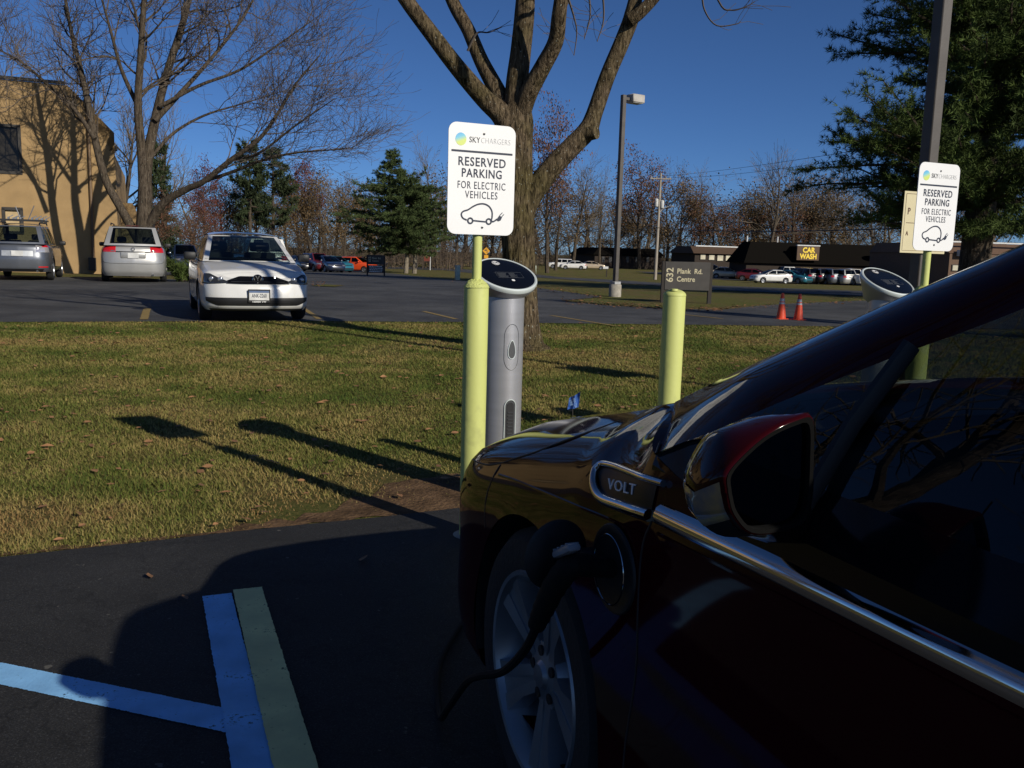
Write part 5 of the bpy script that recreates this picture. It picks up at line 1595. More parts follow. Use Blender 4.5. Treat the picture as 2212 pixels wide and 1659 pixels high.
HS = Vector((.37, -.93, 0)).normalized()
P_WHITE = car_paint('white paint', (.72, .71, .68)); P_SILV = car_paint('warm silver paint', (.40, .395, .38), .45, .34); P_BLSILV = car_paint('blue silver paint', (.13, .14, .16), .5, .32)
P_BLACK = car_paint('black paint', (.008, .008, .010)); P_NAVY = car_paint('navy paint', (.012, .02, .05)); P_TEAL = car_paint('teal paint', (.02, .14, .19))
P_ORANGE = car_paint('orange red paint', (.80, .09, .02)); P_DKRED = car_paint('dark red paint', (.13, .012, .014)); P_GOLD = car_paint('champagne paint', (.55, .44, .30), .3); P_GREY = car_paint('grey paint', (.12, .125, .13), .4)
jc = gp(530, 690)
HJ = Vector((.385, -.92, 0)).normalized()
jf = Vector((-4.12, 14.45, 0)) - HJ * 2.31
make_car('sedan', P_WHITE, 'white saloon car facing the lawn with tree shadows over its bonnet', (jf.x, jf.y, .012), HJ, ds=.045, extra=jetta_front)
sc_ = gp(290, 611); q = sc_ - HS * 2.35
make_car('van', P_SILV, 'silver minivan with red tail lights parked under the big bare tree', (q.x, q.y, .012), -HS, ds=.06, extra=sienna_rear)
sc_ = gp(42, 607); q = sc_ - HS * 2.1
make_car('suv', P_BLSILV, 'silver estate car with roof rack in front of the tan building, at the left edge', (q.x, q.y, .012), -HS, ds=.06, extra=wagon_rear)

FARG = 'cars on the distant car parks'
def far_car(kind, paint, label, px, Y, hdg, glass=None):
    p = gx(px, Y);  make_car(kind, paint, label, (p.x, p.y, p.z + .02), hdg, ds=.13, far=True, group=FARG, glass=glass or M_GLASSD)
far_car('suv', P_NAVY, 'dark car facing us between the silver minivan and the white saloon', 398, 58, (.45, -.9))
far_car('suv', P_WHITE, 'white suv mostly hidden behind the white saloon, one red tail light showing', 566, 37.5, (-.37, .93))
far_car('sedan', P_BLACK, 'black car at the left end of the far row beside the white saloon', 652, 84, (.55, -.83))
far_car('suv', P_DKRED, 'dark red suv in the far row of parked cars', 685, 83, (.55, -.83))
far_car('sedan', P_NAVY, 'navy blue car between the dark red suv and the teal car', 709, 82, (.55, -.83))
far_car('hatch', P_TEAL, 'teal car parked just left of the bright orange car', 724, 85, (.75, -.66))
far_car('hatch', P_ORANGE, 'bright orange-red hatchback parked broadside behind the far name sign', 771, 87, (.93, -.36))
far_car('sedan', P_BLACK, 'dark car glimpsed above the orange car roof', 802, 125, (1, -.2))
far_car('suv', P_WHITE, 'white suv, leftmost of three pale cars across the road', 1210, 158, (-1, -.05))
far_car('sedan', P_WHITE, 'bright white saloon, middle of three pale cars across the road', 1238, 153, (-1, -.05))
far_car('sedan', P_GOLD, 'beige saloon, rightmost of three pale cars across the road', 1281, 156, (1, .05))
far_car('sedan', P_GOLD, 'champagne saloon parked beside the shop windows', 1572, 116, (.97, -.22))
far_car('suv', P_BLACK, 'black car parked behind the champagne saloon near the entrance sign', 1540, 122, (.97, -.22))
far_car('sedan', P_DKRED, 'dark maroon car left of the white saloon at the car wash', 1634, 107, (.9, -.45))
far_car('sedan', P_WHITE, 'white saloon parked broadside on the grass edge before the car wash', 1668, 98, (-.98, -.2))
far_car('pickup', P_GREY, 'grey pickup truck under the car wash sign', 1700, 108, (.97, .2))
far_car('sedan', P_TEAL, 'dark teal car behind the white saloon at the car wash', 1715, 101, (.6, -.8))
far_car('van', P_BLACK, 'black van, leftmost of the van row at the car wash', 1736, 103, (-.3, .95))
far_car('suv', P_BLACK, 'black suv second in the van row at the car wash', 1760, 102.5, (-.3, .95))
far_car('van', P_BLSILV, 'grey minivan third in the van row at the car wash', 1784, 102, (-.3, .95))
far_car('van', P_SILV, 'pale silver minivan fourth in the van row at the car wash', 1810, 101.5, (-.3, .95))
far_car('pickup', P_WHITE, 'white pickup at the right end of the van row, beside the far charging post', 1842, 101, (-.3, .95))
# ------------------------------------------------------------------ trees
M_BARK = None
def bark_mat(name, a, b, c, sc=1.0, bump=1.0):
    m = bpy.data.materials.new(name); m.use_nodes = True
    t = m.node_tree; bs = t.nodes['Principled BSDF']
    bs.inputs['Roughness'].default_value = .95; bs.inputs['Specular IOR Level'].default_value = .1
    tc = t.nodes.new('ShaderNodeTexCoord'); mp = t.nodes.new('ShaderNodeMapping'); mp.inputs['Scale'].default_value = (1, 1, .22)
    t.links.new(tc.outputs['Object'], mp.inputs[0])
    v = t.nodes.new('ShaderNodeTexNoise'); v.inputs['Scale'].default_value = 26 * sc; v.inputs['Detail'].default_value = 5; v.inputs['Roughness'].default_value = .65; v.inputs['Distortion'].default_value = .6
    t.links.new(mp.outputs[0], v.inputs['Vector'])
    n = t.nodes.new('ShaderNodeTexNoise'); n.inputs['Scale'].default_value = 2.2; n.inputs['Detail'].default_value = 4
    t.links.new(tc.outputs['Object'], n.inputs['Vector'])
    r = t.nodes.new('ShaderNodeValToRGB'); e = r.color_ramp.elements
    e[0].position, e[0].color = .36, (*a, 1); e[1].position, e[1].color = .62, (*b, 1)
    t.links.new(v.outputs['Fac'], r.inputs[0])
    r2 = t.nodes.new('ShaderNodeValToRGB'); e = r2.color_ramp.elements
    e[0].position, e[0].color = .42, (1, 1, 1, 1); e[1].position, e[1].color = .68, (*c, 1)
    t.links.new(n.outputs['Fac'], r2.inputs[0])
    x = t.nodes.new('ShaderNodeMix'); x.data_type = 'RGBA'; x.blend_type = 'MULTIPLY'; x.inputs['Factor'].default_value = 1
    t.links.new(r.outputs[0], x.inputs['A']); t.links.new(r2.outputs[0], x.inputs['B'])
    # pale lichen flecks
    sp_ = t.nodes.new('ShaderNodeTexNoise'); sp_.inputs['Scale'].default_value = 34; sp_.inputs['Detail'].default_value = 2
    t.links.new(tc.outputs['Object'], sp_.inputs['Vector'])
    r3 = t.nodes.new('ShaderNodeValToRGB'); e = r3.color_ramp.elements; e[0].position, e[1].position = .68, .73
    t.links.new(sp_.outputs['Fac'], r3.inputs[0])
    y = t.nodes.new('ShaderNodeMix'); y.data_type = 'RGBA'
    t.links.new(r3.outputs[0], y.inputs['Factor']); t.links.new(x.outputs['Result'], y.inputs['A']); y.inputs['B'].default_value = (.33, .33, .27, 1)
    t.links.new(y.outputs['Result'], bs.inputs['Base Color'])
    bp = t.nodes.new('ShaderNodeBump'); bp.inputs['Strength'].default_value = bump; bp.inputs['Distance'].default_value = .05
    t.links.new(v.outputs['Fac'], bp.inputs['Height']); t.links.new(bp.outputs[0], bs.inputs['Normal'])
    return m
M_BARK = bark_mat('furrowed bark', (.022, .016, .010), (.175, .130, .082), (.80, .86, .62), 1.25, 1.0)
M_BARK2 = bark_mat('grey bark', (.032, .025, .019), (.115, .090, .066), (.9, .9, .85), .6, .6)
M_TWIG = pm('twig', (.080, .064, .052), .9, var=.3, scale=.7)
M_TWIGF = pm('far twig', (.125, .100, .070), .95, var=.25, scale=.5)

def wander(p, d, L, n, rnd, jit, trop):
    pts = [Vector(p)]; d = Vector(d).normalized()
    for _ in range(n):
        d = (d + Vector((rnd.gauss(0, jit), rnd.gauss(0, jit), rnd.gauss(0, jit) + trop))).normalized()
        pts.append(pts[-1] + d * (L / n))
    return pts
def side_dir(d, ang, rnd):
    d = d.normalized(); o = d.orthogonal().normalized(); o.rotate(Matrix.Rotation(rnd.uniform(0, 2 * math.pi), 3, d))
    return d * math.cos(ang) + o * math.sin(ang)
def grow(mbs, path, r0, r1, lvl, rnd, cf, tips=None):
    """grow side shoots off a path; mbs[0] thick wood, mbs[1] twigs"""
    k = len(path)
    L = sum((path[i+1] - path[i]).length for i in range(k - 1))
    if lvl >= cf['levels']:
        if tips is not None: tips.append((path[-1], (path[-1] - path[-2]).normalized()))
        return
    nb = cf['n'][lvl]
    nb = nb if isinstance(nb, int) else max(2, int(nb * L))
    for b in range(nb):
        t = cf.get('t0', .25) + (1 - cf.get('t0', .25)) * (b + rnd.random()) / nb
        if b == nb - 1: t = 1.0
        f = t * (k - 1); i = min(int(f), k - 2); p = path[i].lerp(path[i+1], f - i); d = path[i+1] - path[i]
        rr = (r0 + (r1 - r0) * t)
        ang = R(rnd.uniform(*cf['ang'])) * (.35 if t == 1.0 else 1)
        dd = side_dir(d, ang, rnd)
        if dd.z < cf.get('minz', -.3): dd.z = abs(dd.z) * .3
        LL = cf['len'][lvl] * rnd.uniform(.6, 1.2) * (1.15 - .55 * t if lvl == 0 else 1)
        q = wander(p, dd, LL, cf['seg'][lvl], rnd, cf['jit'], cf['trop'])
        ra = min(rr * .75, cf['r'][lvl] * rnd.uniform(.8, 1.2)); rb = max(cf['rmin'], ra * .3)
        ns = len(q)
        mbs[0 if ra > cf.get('thick', .03) else 1].tube(q, [ra + (rb - ra) * j / (ns - 1) for j in range(ns)], 5 if ra > .03 else 3, cap=False)
        grow(mbs, q, ra, rb, lvl + 1, rnd, cf, tips)

def limb(mb, px, D, rad, n=12, dy=None):
    """main limb traced through picture points at distance D (+dy per point)"""
    dy = dy or [0] * len(px)
    P = [at(x, y, D + e) for (x, y), e in zip(px, dy)]
    q = [Vector(v) for v in crom(P, 5)]
    rr = np.interp(np.linspace(0, 1, len(q)), np.linspace(0, 1, len(rad)), rad)
    mb.tube(q, list(rr), n)
    return q, rad[-1]

# --- the tree behind the charging post
rnd = random.Random(11)
D = 11.77
tb = gp(1137, 756)
wood, twg = MB(), MB()
trunk_px = [(1137, 770), (1136, 752), (1133, 735), (1128, 690), (1123, 610), (1119, 520), (1118, 430), (1116, 340), (1117, 270), (1118, 225)]
P = [at(x, y, D) for x, y in trunk_px]; P[0].z -= .15
q = [Vector(v) for v in crom(P, 5)]
rr = np.interp(np.linspace(0, 1, len(q)), [0, .1, .2, .32, .5, .7, .9, 1], [.42, .32, .25, .222, .212, .208, .20, .165])
vs = []; nn = 40
for i, p in enumerate(q):
    for k in range(nn):
        a = 2 * math.pi * k / nn
        fl_ = 1 + (.16 * max(0, 1 - i / 8)) * math.sin(a * 5 + 1) + .03 * math.sin(a * 9 + i * .35) + .02 * math.sin(a * 17 + i * .8)
        vs.append(p + Vector((math.cos(a), math.sin(a), 0)) * rr[i] * fl_)
wood.add(vs, [(i*nn+k, i*nn+(k+1)%nn, (i+1)*nn+(k+1)%nn, (i+1)*nn+k) for i in range(len(q) - 1) for k in range(nn)])
limbs = [
 ([(1128, 470), (1150, 418), (1196, 358), (1240, 312), (1270, 280), (1284, 245), (1312, 165), (1346, 85), (1366, 30), (1378, -40), (1392, -160), (1400, -300)], [.16, .175, .16, .15, .15, .125, .12, .12, .12, .09, .07, .05], .12),
 ([(1362, 42), (1385, 25), (1425, -20), (1480, -110), (1540, -230)], [.10, .09, .08, .06, .04], -.1),
 ([(1108, 300), (1085, 250), (1045, 212), (985, 142), (930, 70), (872, -8), (800, -120), (730, -260)], [.19, .17, .14, .125, .115, .105, .08, .05], -.25),
 ([(1100, 262), (1078, 205), (1040, 132), (1012, 66), (980, 8), (940, -90), (905, -240)], [.15, .135, .115, .105, .10, .075, .045], .35),
 ([(1116, 262), (1116, 190), (1125, 110), (1133, 30), (1138, -60), (1150, -200), (1160, -360)], [.20, .17, .155, .15, .13, .10, .06], 0),
 ([(1120, 265), (1140, 205), (1172, 145), (1200, 90), (1208, 30), (1222, -70), (1262, -200)], [.15, .14, .125, .115, .105, .08, .05], -.45),
]
cfc = dict(levels=3, n=[1.5, 5, 5], len=[2.2, 1.1, .55], seg=[6, 5, 4], jit=.13, trop=.02, ang=(30, 65), r=[.04, .014, .006], rmin=.0035, thick=.02, t0=.45)
for px, rad, e in limbs:
    rad = [v_ * .84 for v_ in rad]
    qq, r1 = limb(wood, px, D, rad, 18, [e * k / (len(px) - 1) * 2 for k in range(len(px))])
    grow([wood, twg], qq[int(len(qq) * .62):], r1 * 1.3, r1, 0, rnd, cfc)
    grow([wood, twg], qq[-4:], r1, r1 * .6, 0, rnd, cfc)
for px, e in (([(1480, -110), (1512, -30), (1522, 22), (1548, 55), (1590, 52), (1600, 46)], .4), ([(1500, -140), (1552, 2), (1580, 22), (1612, 14), (1631, 3)], .4), ([(1222, -20), (1238, 30), (1246, 70), (1240, 120)], 0), ([(1268, -40), (1275, 30), (1262, 85)], .2), ([(1300, -40), (1304, 40), (1290, 90)], .2), ([(1250, -60), (1215, 40), (1218, 80), (1205, 100)], .1), ([(1010, 110), (1030, 72), (1056, 70), (1085, 58)], .2)):
    qq, r1 = limb(twg, px, D, [.016, .010, .005], 4, [e] * len(px))
    grow([twg, twg], qq, .006, .004, 2, rnd, cfc)
for (x, y, rad_) in ((1262, 290, .10),):                 # sawn stubs
    a_ = at(x, y, D + .05); wood.tube([a_, a_ + Vector((.18, -.12, .02)) * (rad_ / .12)], [rad_, rad_ * .85], 14)
ct = thing('maple_tree', 'large bare tree with furrowed trunk and five spreading limbs behind the charging post', 'tree', (0, 0, 0))
tro = obj('trunk', wood, M_BARK, ct, angle=60)
obj('crown', twg, M_TWIG, ct)

# --- the big bare tree in front of the tan building
rnd = random.Random(5)
D = 35.0
wood, twg = MB(), MB()
limbs = [
 ([(303, 606), (306, 560), (310, 500), (313, 440), (314, 400)], [.75, .56, .52, .50, .46], 0),
 ([(314, 500), (352, 440), (405, 408), (440, 392), (500, 345), (560, 300), (600, 245), (640, 180), (690, 120)], [.34, .27, .22, .19, .17, .13, .10, .07, .04], -2),
 ([(440, 392), (500, 372), (570, 345), (640, 330), (700, 325), (750, 320)], [.13, .11, .09, .07, .05, .03], -2.4),
 ([(500, 345), (560, 330), (640, 270), (720, 215)], [.10, .08, .06, .03], -2.4),
 ([(314, 440), (318, 350), (335, 260), (360, 160), (392, 60), (415, -30), (430, -120)], [.42, .36, .30, .26, .22, .15, .08], .6),
 ([(312, 440), (306, 330), (298, 230), (304, 120), (310, 20), (318, -90)], [.36, .30, .26, .22, .17, .08], -1),
 ([(300, 520), (262, 452), (228, 388), (205, 300), (192, 230), (172, 140), (150, 50), (132, -60)], [.34, .28, .26, .24, .22, .17, .12, .07], 1.2),
 ([(205, 300), (160, 235), (100, 180), (40, 130), (-40, 90)], [.16, .13, .10, .07, .04], 1.0),
 ([(335, 260), (400, 190), (470, 110), (530, 30), (570, -50)], [.20, .15, .11, .08, .05], 1.5),
 ([(345, 230), (430, 185), (520, 150), (610, 90), (680, 40)], [.14, .11, .09, .06, .03], .4),
 ([(298, 230), (262, 150), (240, 70), (215, -20)], [.16, .12, .09, .05], -1.5),
 ([(318, 350), (372, 290), (440, 250), (520, 225), (600, 200)], [.13, .10, .08, .05, .03], 2.2),
]
cfl = dict(levels=3, n=[2.0, 8, 6], len=[3.0, 1.7, .8], seg=[6, 5, 4], jit=.19, trop=.035, ang=(25, 60), r=[.05, .022, .011], rmin=.006, thick=.03, t0=.2)
for j, (px, rad, e) in enumerate(limbs):
    rad = [v_ * .56 for v_ in rad]
    qq, r1 = limb(wood, px, D, rad, 12, [e * k / (len(px) - 1) for k in range(len(px))])
    if j: grow([wood, twg], qq[len(qq) // 4:], r1 * 2, r1, 0, rnd, cfl)
lt = thing('bare_tree', 'big many-limbed bare tree casting shadows on the tan building', 'tree', (0, 0, 0))
obj('trunk', wood, M_BARK2, lt, angle=60); obj('crown', twg, M_TWIG, lt)

# --- kit for the distant trees: each variant is 10 m tall at the origin
def bare_variant(seed, w=1.0, tropl=.05, trunkf=.28, n0=14):
    rnd = random.Random(seed); wood, twg = MB(), MB(); tips = []
    tr = wander((0, 0, -.2), (rnd.gauss(0, .04), rnd.gauss(0, .04), 1), 8.2, 10, rnd, .05, .05)
    wood.tube(tr, [.24 - .20 * k / 10 for k in range(11)], 7)
    cf = dict(levels=3, n=[n0, 6, 6], len=[4.0 * w, 1.7, .8], seg=[6, 4, 3], jit=.13, trop=tropl, ang=(28, 58), r=[.07, .028, .014], rmin=.009, thick=.05, t0=trunkf)
    grow([wood, twg], tr, .22, .04, 0, rnd, cf, tips)
    return wood, twg, tips
def cards(mb, pts, per, spread, size, rnd, up=.3, drop=0.0):
    """little leaf sheets round each point"""
    for p in pts:
        for _ in range(per):
            c = Vector(p) + Vector((rnd.gauss(0, spread), rnd.gauss(0, spread), rnd.gauss(0, spread * .7) - drop))
            n_ = Vector((rnd.gauss(0, 1), rnd.gauss(0, 1), rnd.gauss(0, 1) + up)).normalized()
            a = n_.orthogonal().normalized(); a.rotate(Matrix.Rotation(rnd.uniform(0, 6.28), 3, n_)); b = n_.cross(a)
            s_ = size * rnd.uniform(.55, 1.3)
            mb.add([c - a * s_, c - b * s_ * .55, c + a * s_, c + b * s_ * .55], [(0, 1, 2, 3)])
def needles(mb, p, d, rnd, n=12, L=.22, w_=.018):
    d = Vector(d)
    if d.length > 1e-6: d = d.normalized()
    mb.t.append((Vector(p), d, n, L, w_))
def pine_variant(seed, H=10, base=.25, spread=3.2, whorls=13, dens=1.0, needle=.34, nn_=9, shape=1.0, sink=.0, w_=.03):
    rnd = random.Random(seed); wood, nd = MB(), MB()
    wood.tube([(0, 0, -.3), (.05, .02, H * .5), (0, 0, H)], [H * .022, H * .015, .02], 9)
    for w__ in range(whorls):
        t = base + (1 - base) * (w__ + rnd.uniform(-.2, .2)) / whorls; z = H * t
        rr = spread * (1 - min(1, max(0, (t - base) / (1 - base))) ** shape) * (.55 + .45 * min(1, max(0, t - base) / .12)) + .25
        for k in range(rnd.randint(4, 6)):
            a = rnd.uniform(0, 2 * math.pi); L = rr * rnd.uniform(.65, 1.2)
            q = wander((0, 0, z), (math.cos(a), math.sin(a), rnd.uniform(-.05, .25) - sink), L, 6, rnd, .07, .03)
            wood.tube(q, [.05 * (1 - j / 7) * H / 10 + .006 for j in range(7)], 4, cap=False)
            m = int(L * 6 * dens) + 3
            for s_ in range(m):
                f = (.25 + .75 * (s_ + rnd.random()) / m) * 6; i = min(5, int(f)); p = q[i].lerp(q[i+1], f - i); d = (q[i+1] - q[i]).normalized()
                dd = side_dir(d, R(rnd.uniform(25, 65)), rnd); dd.z = dd.z * .5 + .12
                Ls = rnd.uniform(.25, .7) * H / 10
                for u in (.5, 1.0):
                    needles(nd, p + dd * Ls * u, dd, rnd, nn_, needle, w_)
            needles(nd, q[-1], q[-1] - q[-2], rnd, nn_ * 2, needle, w_)
    return wood, nd
def leafy(seed, col, n0=12, per=3, size=.16, spread=.28, w=1.0):
    wood, twg, tips = bare_variant(seed, w, .04, .25, n0)
    rnd = random.Random(seed + 50); lv = MB()
    cards(lv, [t[0] for t in tips[::1]], per, spread, size, rnd)
    wood.add(twg.v, twg.f)
    return wood, lv
M_OAKB = pm('brown oak leaves', (.125, .080, .034), .85, var=.5, scale=.35)
M_OAKR = pm('dark red oak leaves', (.105, .030, .022), .85, var=.4, scale=1.3)
M_OAKO = pm('rust oak leaves', (.125, .055, .028), .85, var=.4, scale=1.3)
M_PINE = pm('pine needles', (.060, .088, .020), .8, var=.5, scale=1.6, spec=.2)
M_PINED = pm('dark pine needles', (.070, .098, .034), .8, var=.45, scale=1.2, spec=.2)
M_PINEF = pm('far pine needles', (.040, .055, .024), .85, var=.4, scale=.8, spec=.2)
VAR = {}
def var(key, fn, mats):
    a, b = fn; VAR[key] = (mesh_of(key + '_trunk', a, mats[0]), mesh_of(key + '_crown', b, mats[1], smooth=False))
for s_ in range(3):
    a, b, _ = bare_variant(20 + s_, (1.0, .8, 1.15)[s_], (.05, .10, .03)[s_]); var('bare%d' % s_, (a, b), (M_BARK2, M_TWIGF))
var('brown0', leafy(40, 0, 13, 13, .10, .40), (M_BARK2, M_OAKB)); var('brown1', leafy(41, 0, 11, 12, .095, .42, .9), (M_BARK2, M_OAKB))
var('red', leafy(42, 0, 12, 13, .11, .32, .8), (M_BARK2, M_OAKR)); var('rust', leafy(43, 0, 12, 11, .10, .38), (M_BARK2, M_OAKO))
var('pine', pine_variant(60, 10, .35, 2.6, 11, .8, .42, 7, 1.1, w_=.05), (M_BARK2, M_PINEF))
var('spruce', pine_variant(61, 10, .06, 2.3, 17, .7, .40, 7, .9, .25, w_=.05), (M_BARK2, M_PINEF))
TG = 'trees beyond the road and car parks'
def far_tree(key, label, px, Y, ytop, wpx=None, rz=0.0, kind='tree', base=None):
    p = gx(px, Y)
    if base is not None: p.z = base
    h = at(px, ytop, Y).z - p.z
    o = thing({'bare': 'bare_tree', 'brown': 'oak_tree', 'red': 'oak_tree', 'rust': 'oak_tree', 'pine': 'pine_tree', 'spruce': 'spruce_tree'}[key.rstrip('012')], label, 'tree', p, rz, TG)
    s = h / 10.0; sx_ = s if wpx is None else wpx * Y / 1930 / {'bare': 6.5, 'brown': 6.5, 'red': 5.5, 'rust': 6.5, 'pine': 5.5, 'spruce': 5.0}[key.rstrip('012')]
    o.scale = (sx_, sx_, s)
    a, b = VAR[key]
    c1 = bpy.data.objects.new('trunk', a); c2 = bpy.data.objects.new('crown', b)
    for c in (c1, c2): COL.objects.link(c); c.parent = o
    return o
FT = [
 # left, behind the tan building and the bare tree
 ('bare0', 'grey bare tree rising behind the right end of the tan building', 262, 62, 190, 200), ('bare1', 'grey bare tree behind the minivan, between building and spruce', 360, 66, 215, 190),
 ('bare2', 'bare tree behind the tan building roof at the left edge', 60, 70, 60, 260), ('bare1', 'bare tree behind the middle of the tan building roof', 165, 72, 105, 220),
 ('spruce', 'dark spruce behind the trunk of the big bare tree', 352, 60, 300, 90), ('rust', 'low rust-leaved tree beside the dark spruce behind the minivan', 345, 55, 440, 110),
 ('red', 'thin dark red tree right of the dark spruce', 440, 105, 362, 70), ('brown0', 'brown-leaved tree left of the tall pines', 478, 112, 405, 120),
 ('pine', 'left one of the two tall pines behind the white saloon', 541, 108, 296, 110), ('pine', 'right one of the two tall pines behind the white saloon', 592, 112, 312, 110),
 ('rust', 'rust-brown tree between the trunks of the tall pines', 560, 118, 420, 110), ('red', 'red-leaved oak right of the tall pines', 660, 125, 352, 80), ('brown1', 'brown tree below the red-leaved oak', 622, 118, 420, 110),
 ('brown0', 'round brown tree left of the evergreen by the far sign', 690, 120, 398, 120), ('brown1', 'brown thicket tree touching the evergreen', 742, 122, 408, 110), ('bare0', 'pale bare tree rising above the brown thicket', 720, 140, 385, 110),
 ('brown0', 'brown tree behind the orange car', 800, 135, 430, 120), ('bare2', 'thin grey bare tree left of the first parking sign', 945, 130, 322, 110), ('bare1', 'bare tree seen below the first parking sign', 985, 128, 372, 110), ('brown1', 'brown tree behind the utility cabinet', 930, 140, 430, 110),
 # behind the central tree
 ('rust', 'rust-red oak showing between the trunk and the right limb of the big tree', 1183, 120, 262, 130), ('brown1', 'brown tree just right of the big trunk', 1200, 140, 395, 110),
 ('bare0', 'dark bare tree standing alone beyond the white cars', 1238, 165, 345, 120), ('bare1', 'slender bare tree left of the lamp post', 1295, 170, 378, 90), ('rust', 'rust-brown oak right behind the lamp post', 1382, 175, 356, 130),
 ('bare2', 'bare tree behind the utility pole', 1440, 185, 372, 110), ('brown0', 'brown-leaved tree right of the utility pole', 1470, 170, 400, 110), ('bare1', 'bare tree above the entrance sign', 1512, 180, 378, 110), ('rust', 'dark rust tree above the shop windows', 1545, 165, 440, 120),
 ('brown1', 'brown tree above the brown roof', 1590, 175, 430, 120), ('bare0', 'tall grey bare tree above the car wash', 1655, 160, 328, 150), ('bare2', 'bare tree right of the tall one above the car wash', 1722, 165, 345, 130), ('brown0', 'brown tree above the car wash lettering', 1740, 175, 415, 130),
 ('bare1', 'bare tree beside the big pine', 1790, 170, 352, 120), ('brown1', 'brown tree behind the far van row', 1800, 168, 440, 130), ('bare2', 'bare tree behind the brown shop front', 1900, 165, 400, 130), ('brown0', 'brown tree behind the white shop sign', 2090, 150, 430, 150),
 ('brown0', 'low brown tree left of the lamp post base', 1330, 190, 455, 110), ('brown1', 'low brown tree behind the dark building', 1420, 215, 470, 110), ('brown1', 'low brown tree at the far bend of the road', 1060, 180, 455, 110), ('brown0', 'low brown tree behind the curve sign', 1120, 175, 440, 110), ('brown1', 'low brown tree behind the far car row', 860, 150, 470, 120), ('rust', 'low rust tree left of the dark car', 420, 95, 470, 100),
 ('brown1', 'brown tree far behind the lone bare tree', 1260, 210, 440, 110), ('rust', 'small rust tree over the car wash roof end', 1690, 170, 450, 110), ('brown0', 'brown tree over the left end of the car wash', 1630, 172, 440, 110),
]
for i, (k_, lab, px, Y, yt, wp) in enumerate(FT): far_tree(k_, lab, px, Y, yt, wp, i * 1.7)

# --- round evergreen with pale trunks near the far sign
rnd = random.Random(9)
EVD = 96.0
ep = gx(884, EVD)
ev = thing('evergreen_tree', 'dense dark green evergreen with two pale trunks near the far sign', 'tree', ep)
wood, nd = MB(), MB()
M_PALEB = bark_mat('pale bark', (.12, .10, .075), (.34, .29, .22), (.9, .9, .9))
for x0 in (-.35, .55):
    obj('trunk', MB().tube([(x0, 0, -.2), (x0 + .1, 0, 2.0), (x0 * .5, .1, 6)], [.26, .22, .10], 9), M_PALEB, ev)
def boughs(wood, nd, levels, rad_fn, per, rnd, tuft=(.25, .02, 10), dens=8, lift=(.0, .3), axis=(0, 0), twig=.7, t0=.08):
    """limbs at each height reaching rad_fn(height, angle), hung with needle tufts"""
    for z in levels:
        for _ in range(per):
            a = rnd.uniform(0, 2 * math.pi); L = rad_fn(z, a) * rnd.uniform(.62, 1.08)
            q = wander((axis[0], axis[1], z), (math.cos(a), math.sin(a), rnd.uniform(*lift)), L, 6, rnd, .07, .012)
            wood.tube(q, [.05 * (1 - j / 7) + .008 for j in range(7)], 4, cap=False)
            m = int(L * dens) + 2
            for s_ in range(m):
                f = (t0 + (1 - t0) * (s_ + rnd.random()) / m) * 6; i = min(5, int(f)); p = q[i].lerp(q[i+1], f - i); d = (q[i+1] - q[i]).normalized()
                dd = side_dir(d, R(rnd.uniform(25, 70)), rnd); dd.z = dd.z * .5 + .15
                Ls = rnd.uniform(.3, 1.0) * twig
                for u in (.3, .6, .85, 1.0): needles(nd, p + dd * Ls * u, dd + Vector((0, 0, .15)), rnd, tuft[2], tuft[0], tuft[1])
            needles(nd, q[-1], q[-1] - q[-2], rnd, tuft[2] * 2, tuft[0], tuft[1])
zpx = lambda y: at(884, y, EVD).z - ep.z
prof = pch([(zpx(548), 1.6), (zpx(530), 3.0), (zpx(505), 3.75), (zpx(470), 3.6), (zpx(430), 2.9), (zpx(400), 2.3), (zpx(385), 1.2), (zpx(360), .7), (zpx(328), .15)])
lean = lambda z: -.5 - 1.4 * max(0, min(1, (z - zpx(430)) / (zpx(360) - zpx(430))))
for z in np.linspace(zpx(545), zpx(330), 34):
    boughs(wood, nd, [float(z)], lambda z_, a_: 1.55 * float(prof(z_)) * (1 + .22 * math.sin(a_ * 3 + z_ * 4)) * (1.15 if math.cos(a_) < -.3 else 1), 10 if z < zpx(400) else 6, rnd, (.26, .024, 8), 5, (-.12, .22), (lean(float(z)), 0), .55)
obj('bough', wood, M_BARK2, ev)['kind'] = 'stuff'; obj('crown', nd, M_PINED, ev, smooth=False)

# --- the big white pine at the right
rnd = random.Random(21)
bp_ = at(2105, 560, 35.0)
pn = thing('pine_tree', 'huge dark pine with layered boughs behind the right lamp post', 'tree', (bp_.x, bp_.y, zg(35)))
pn.scale = (1.4,) * 3
wood, nd = MB(), MB()
Hh = 19.0
wood.tube([(0, 0, -.3), (.1, 0, 8), (-.1, 0, 14), (0, 0, Hh)], [.42, .30, .18, .03], 12)
boughs(wood, nd, [2.0 + 16.5 * k / 34 + rnd.uniform(-.15, .15) for k in range(35)],
       lambda z, a: 4.6 * max(.12, 1 - (z / 20.5) ** 1.7) * (1 + .18 * math.sin(z * 2.3) + .10 * math.sin(a * 3 + z)) * (.80 if 5.2 < z < 6.2 else 1), 15, rnd, (.17, .010, 11), 11, (.0, .28), (0, 0), .8, .05)
obj('trunk', wood, M_BARK2, pn); obj('crown', nd, M_PINE, pn, smooth=False)
# a second, nearer bough mass low at the right of it
p2_ = thing('pine_tree', 'second dark pine at the right edge, beside the huge one', 'tree', (at(2400, 560, 37).x, 37, 0), 1.0)
p2_.scale = (1.4,) * 3
a, b = pine_variant(77, 15, .12, 4.4, 22, 1.3, .17, 14, 1.2, .0, .009)
obj('trunk', a, M_BARK2, p2_); obj('crown', b, M_PINE, p2_, smooth=False)

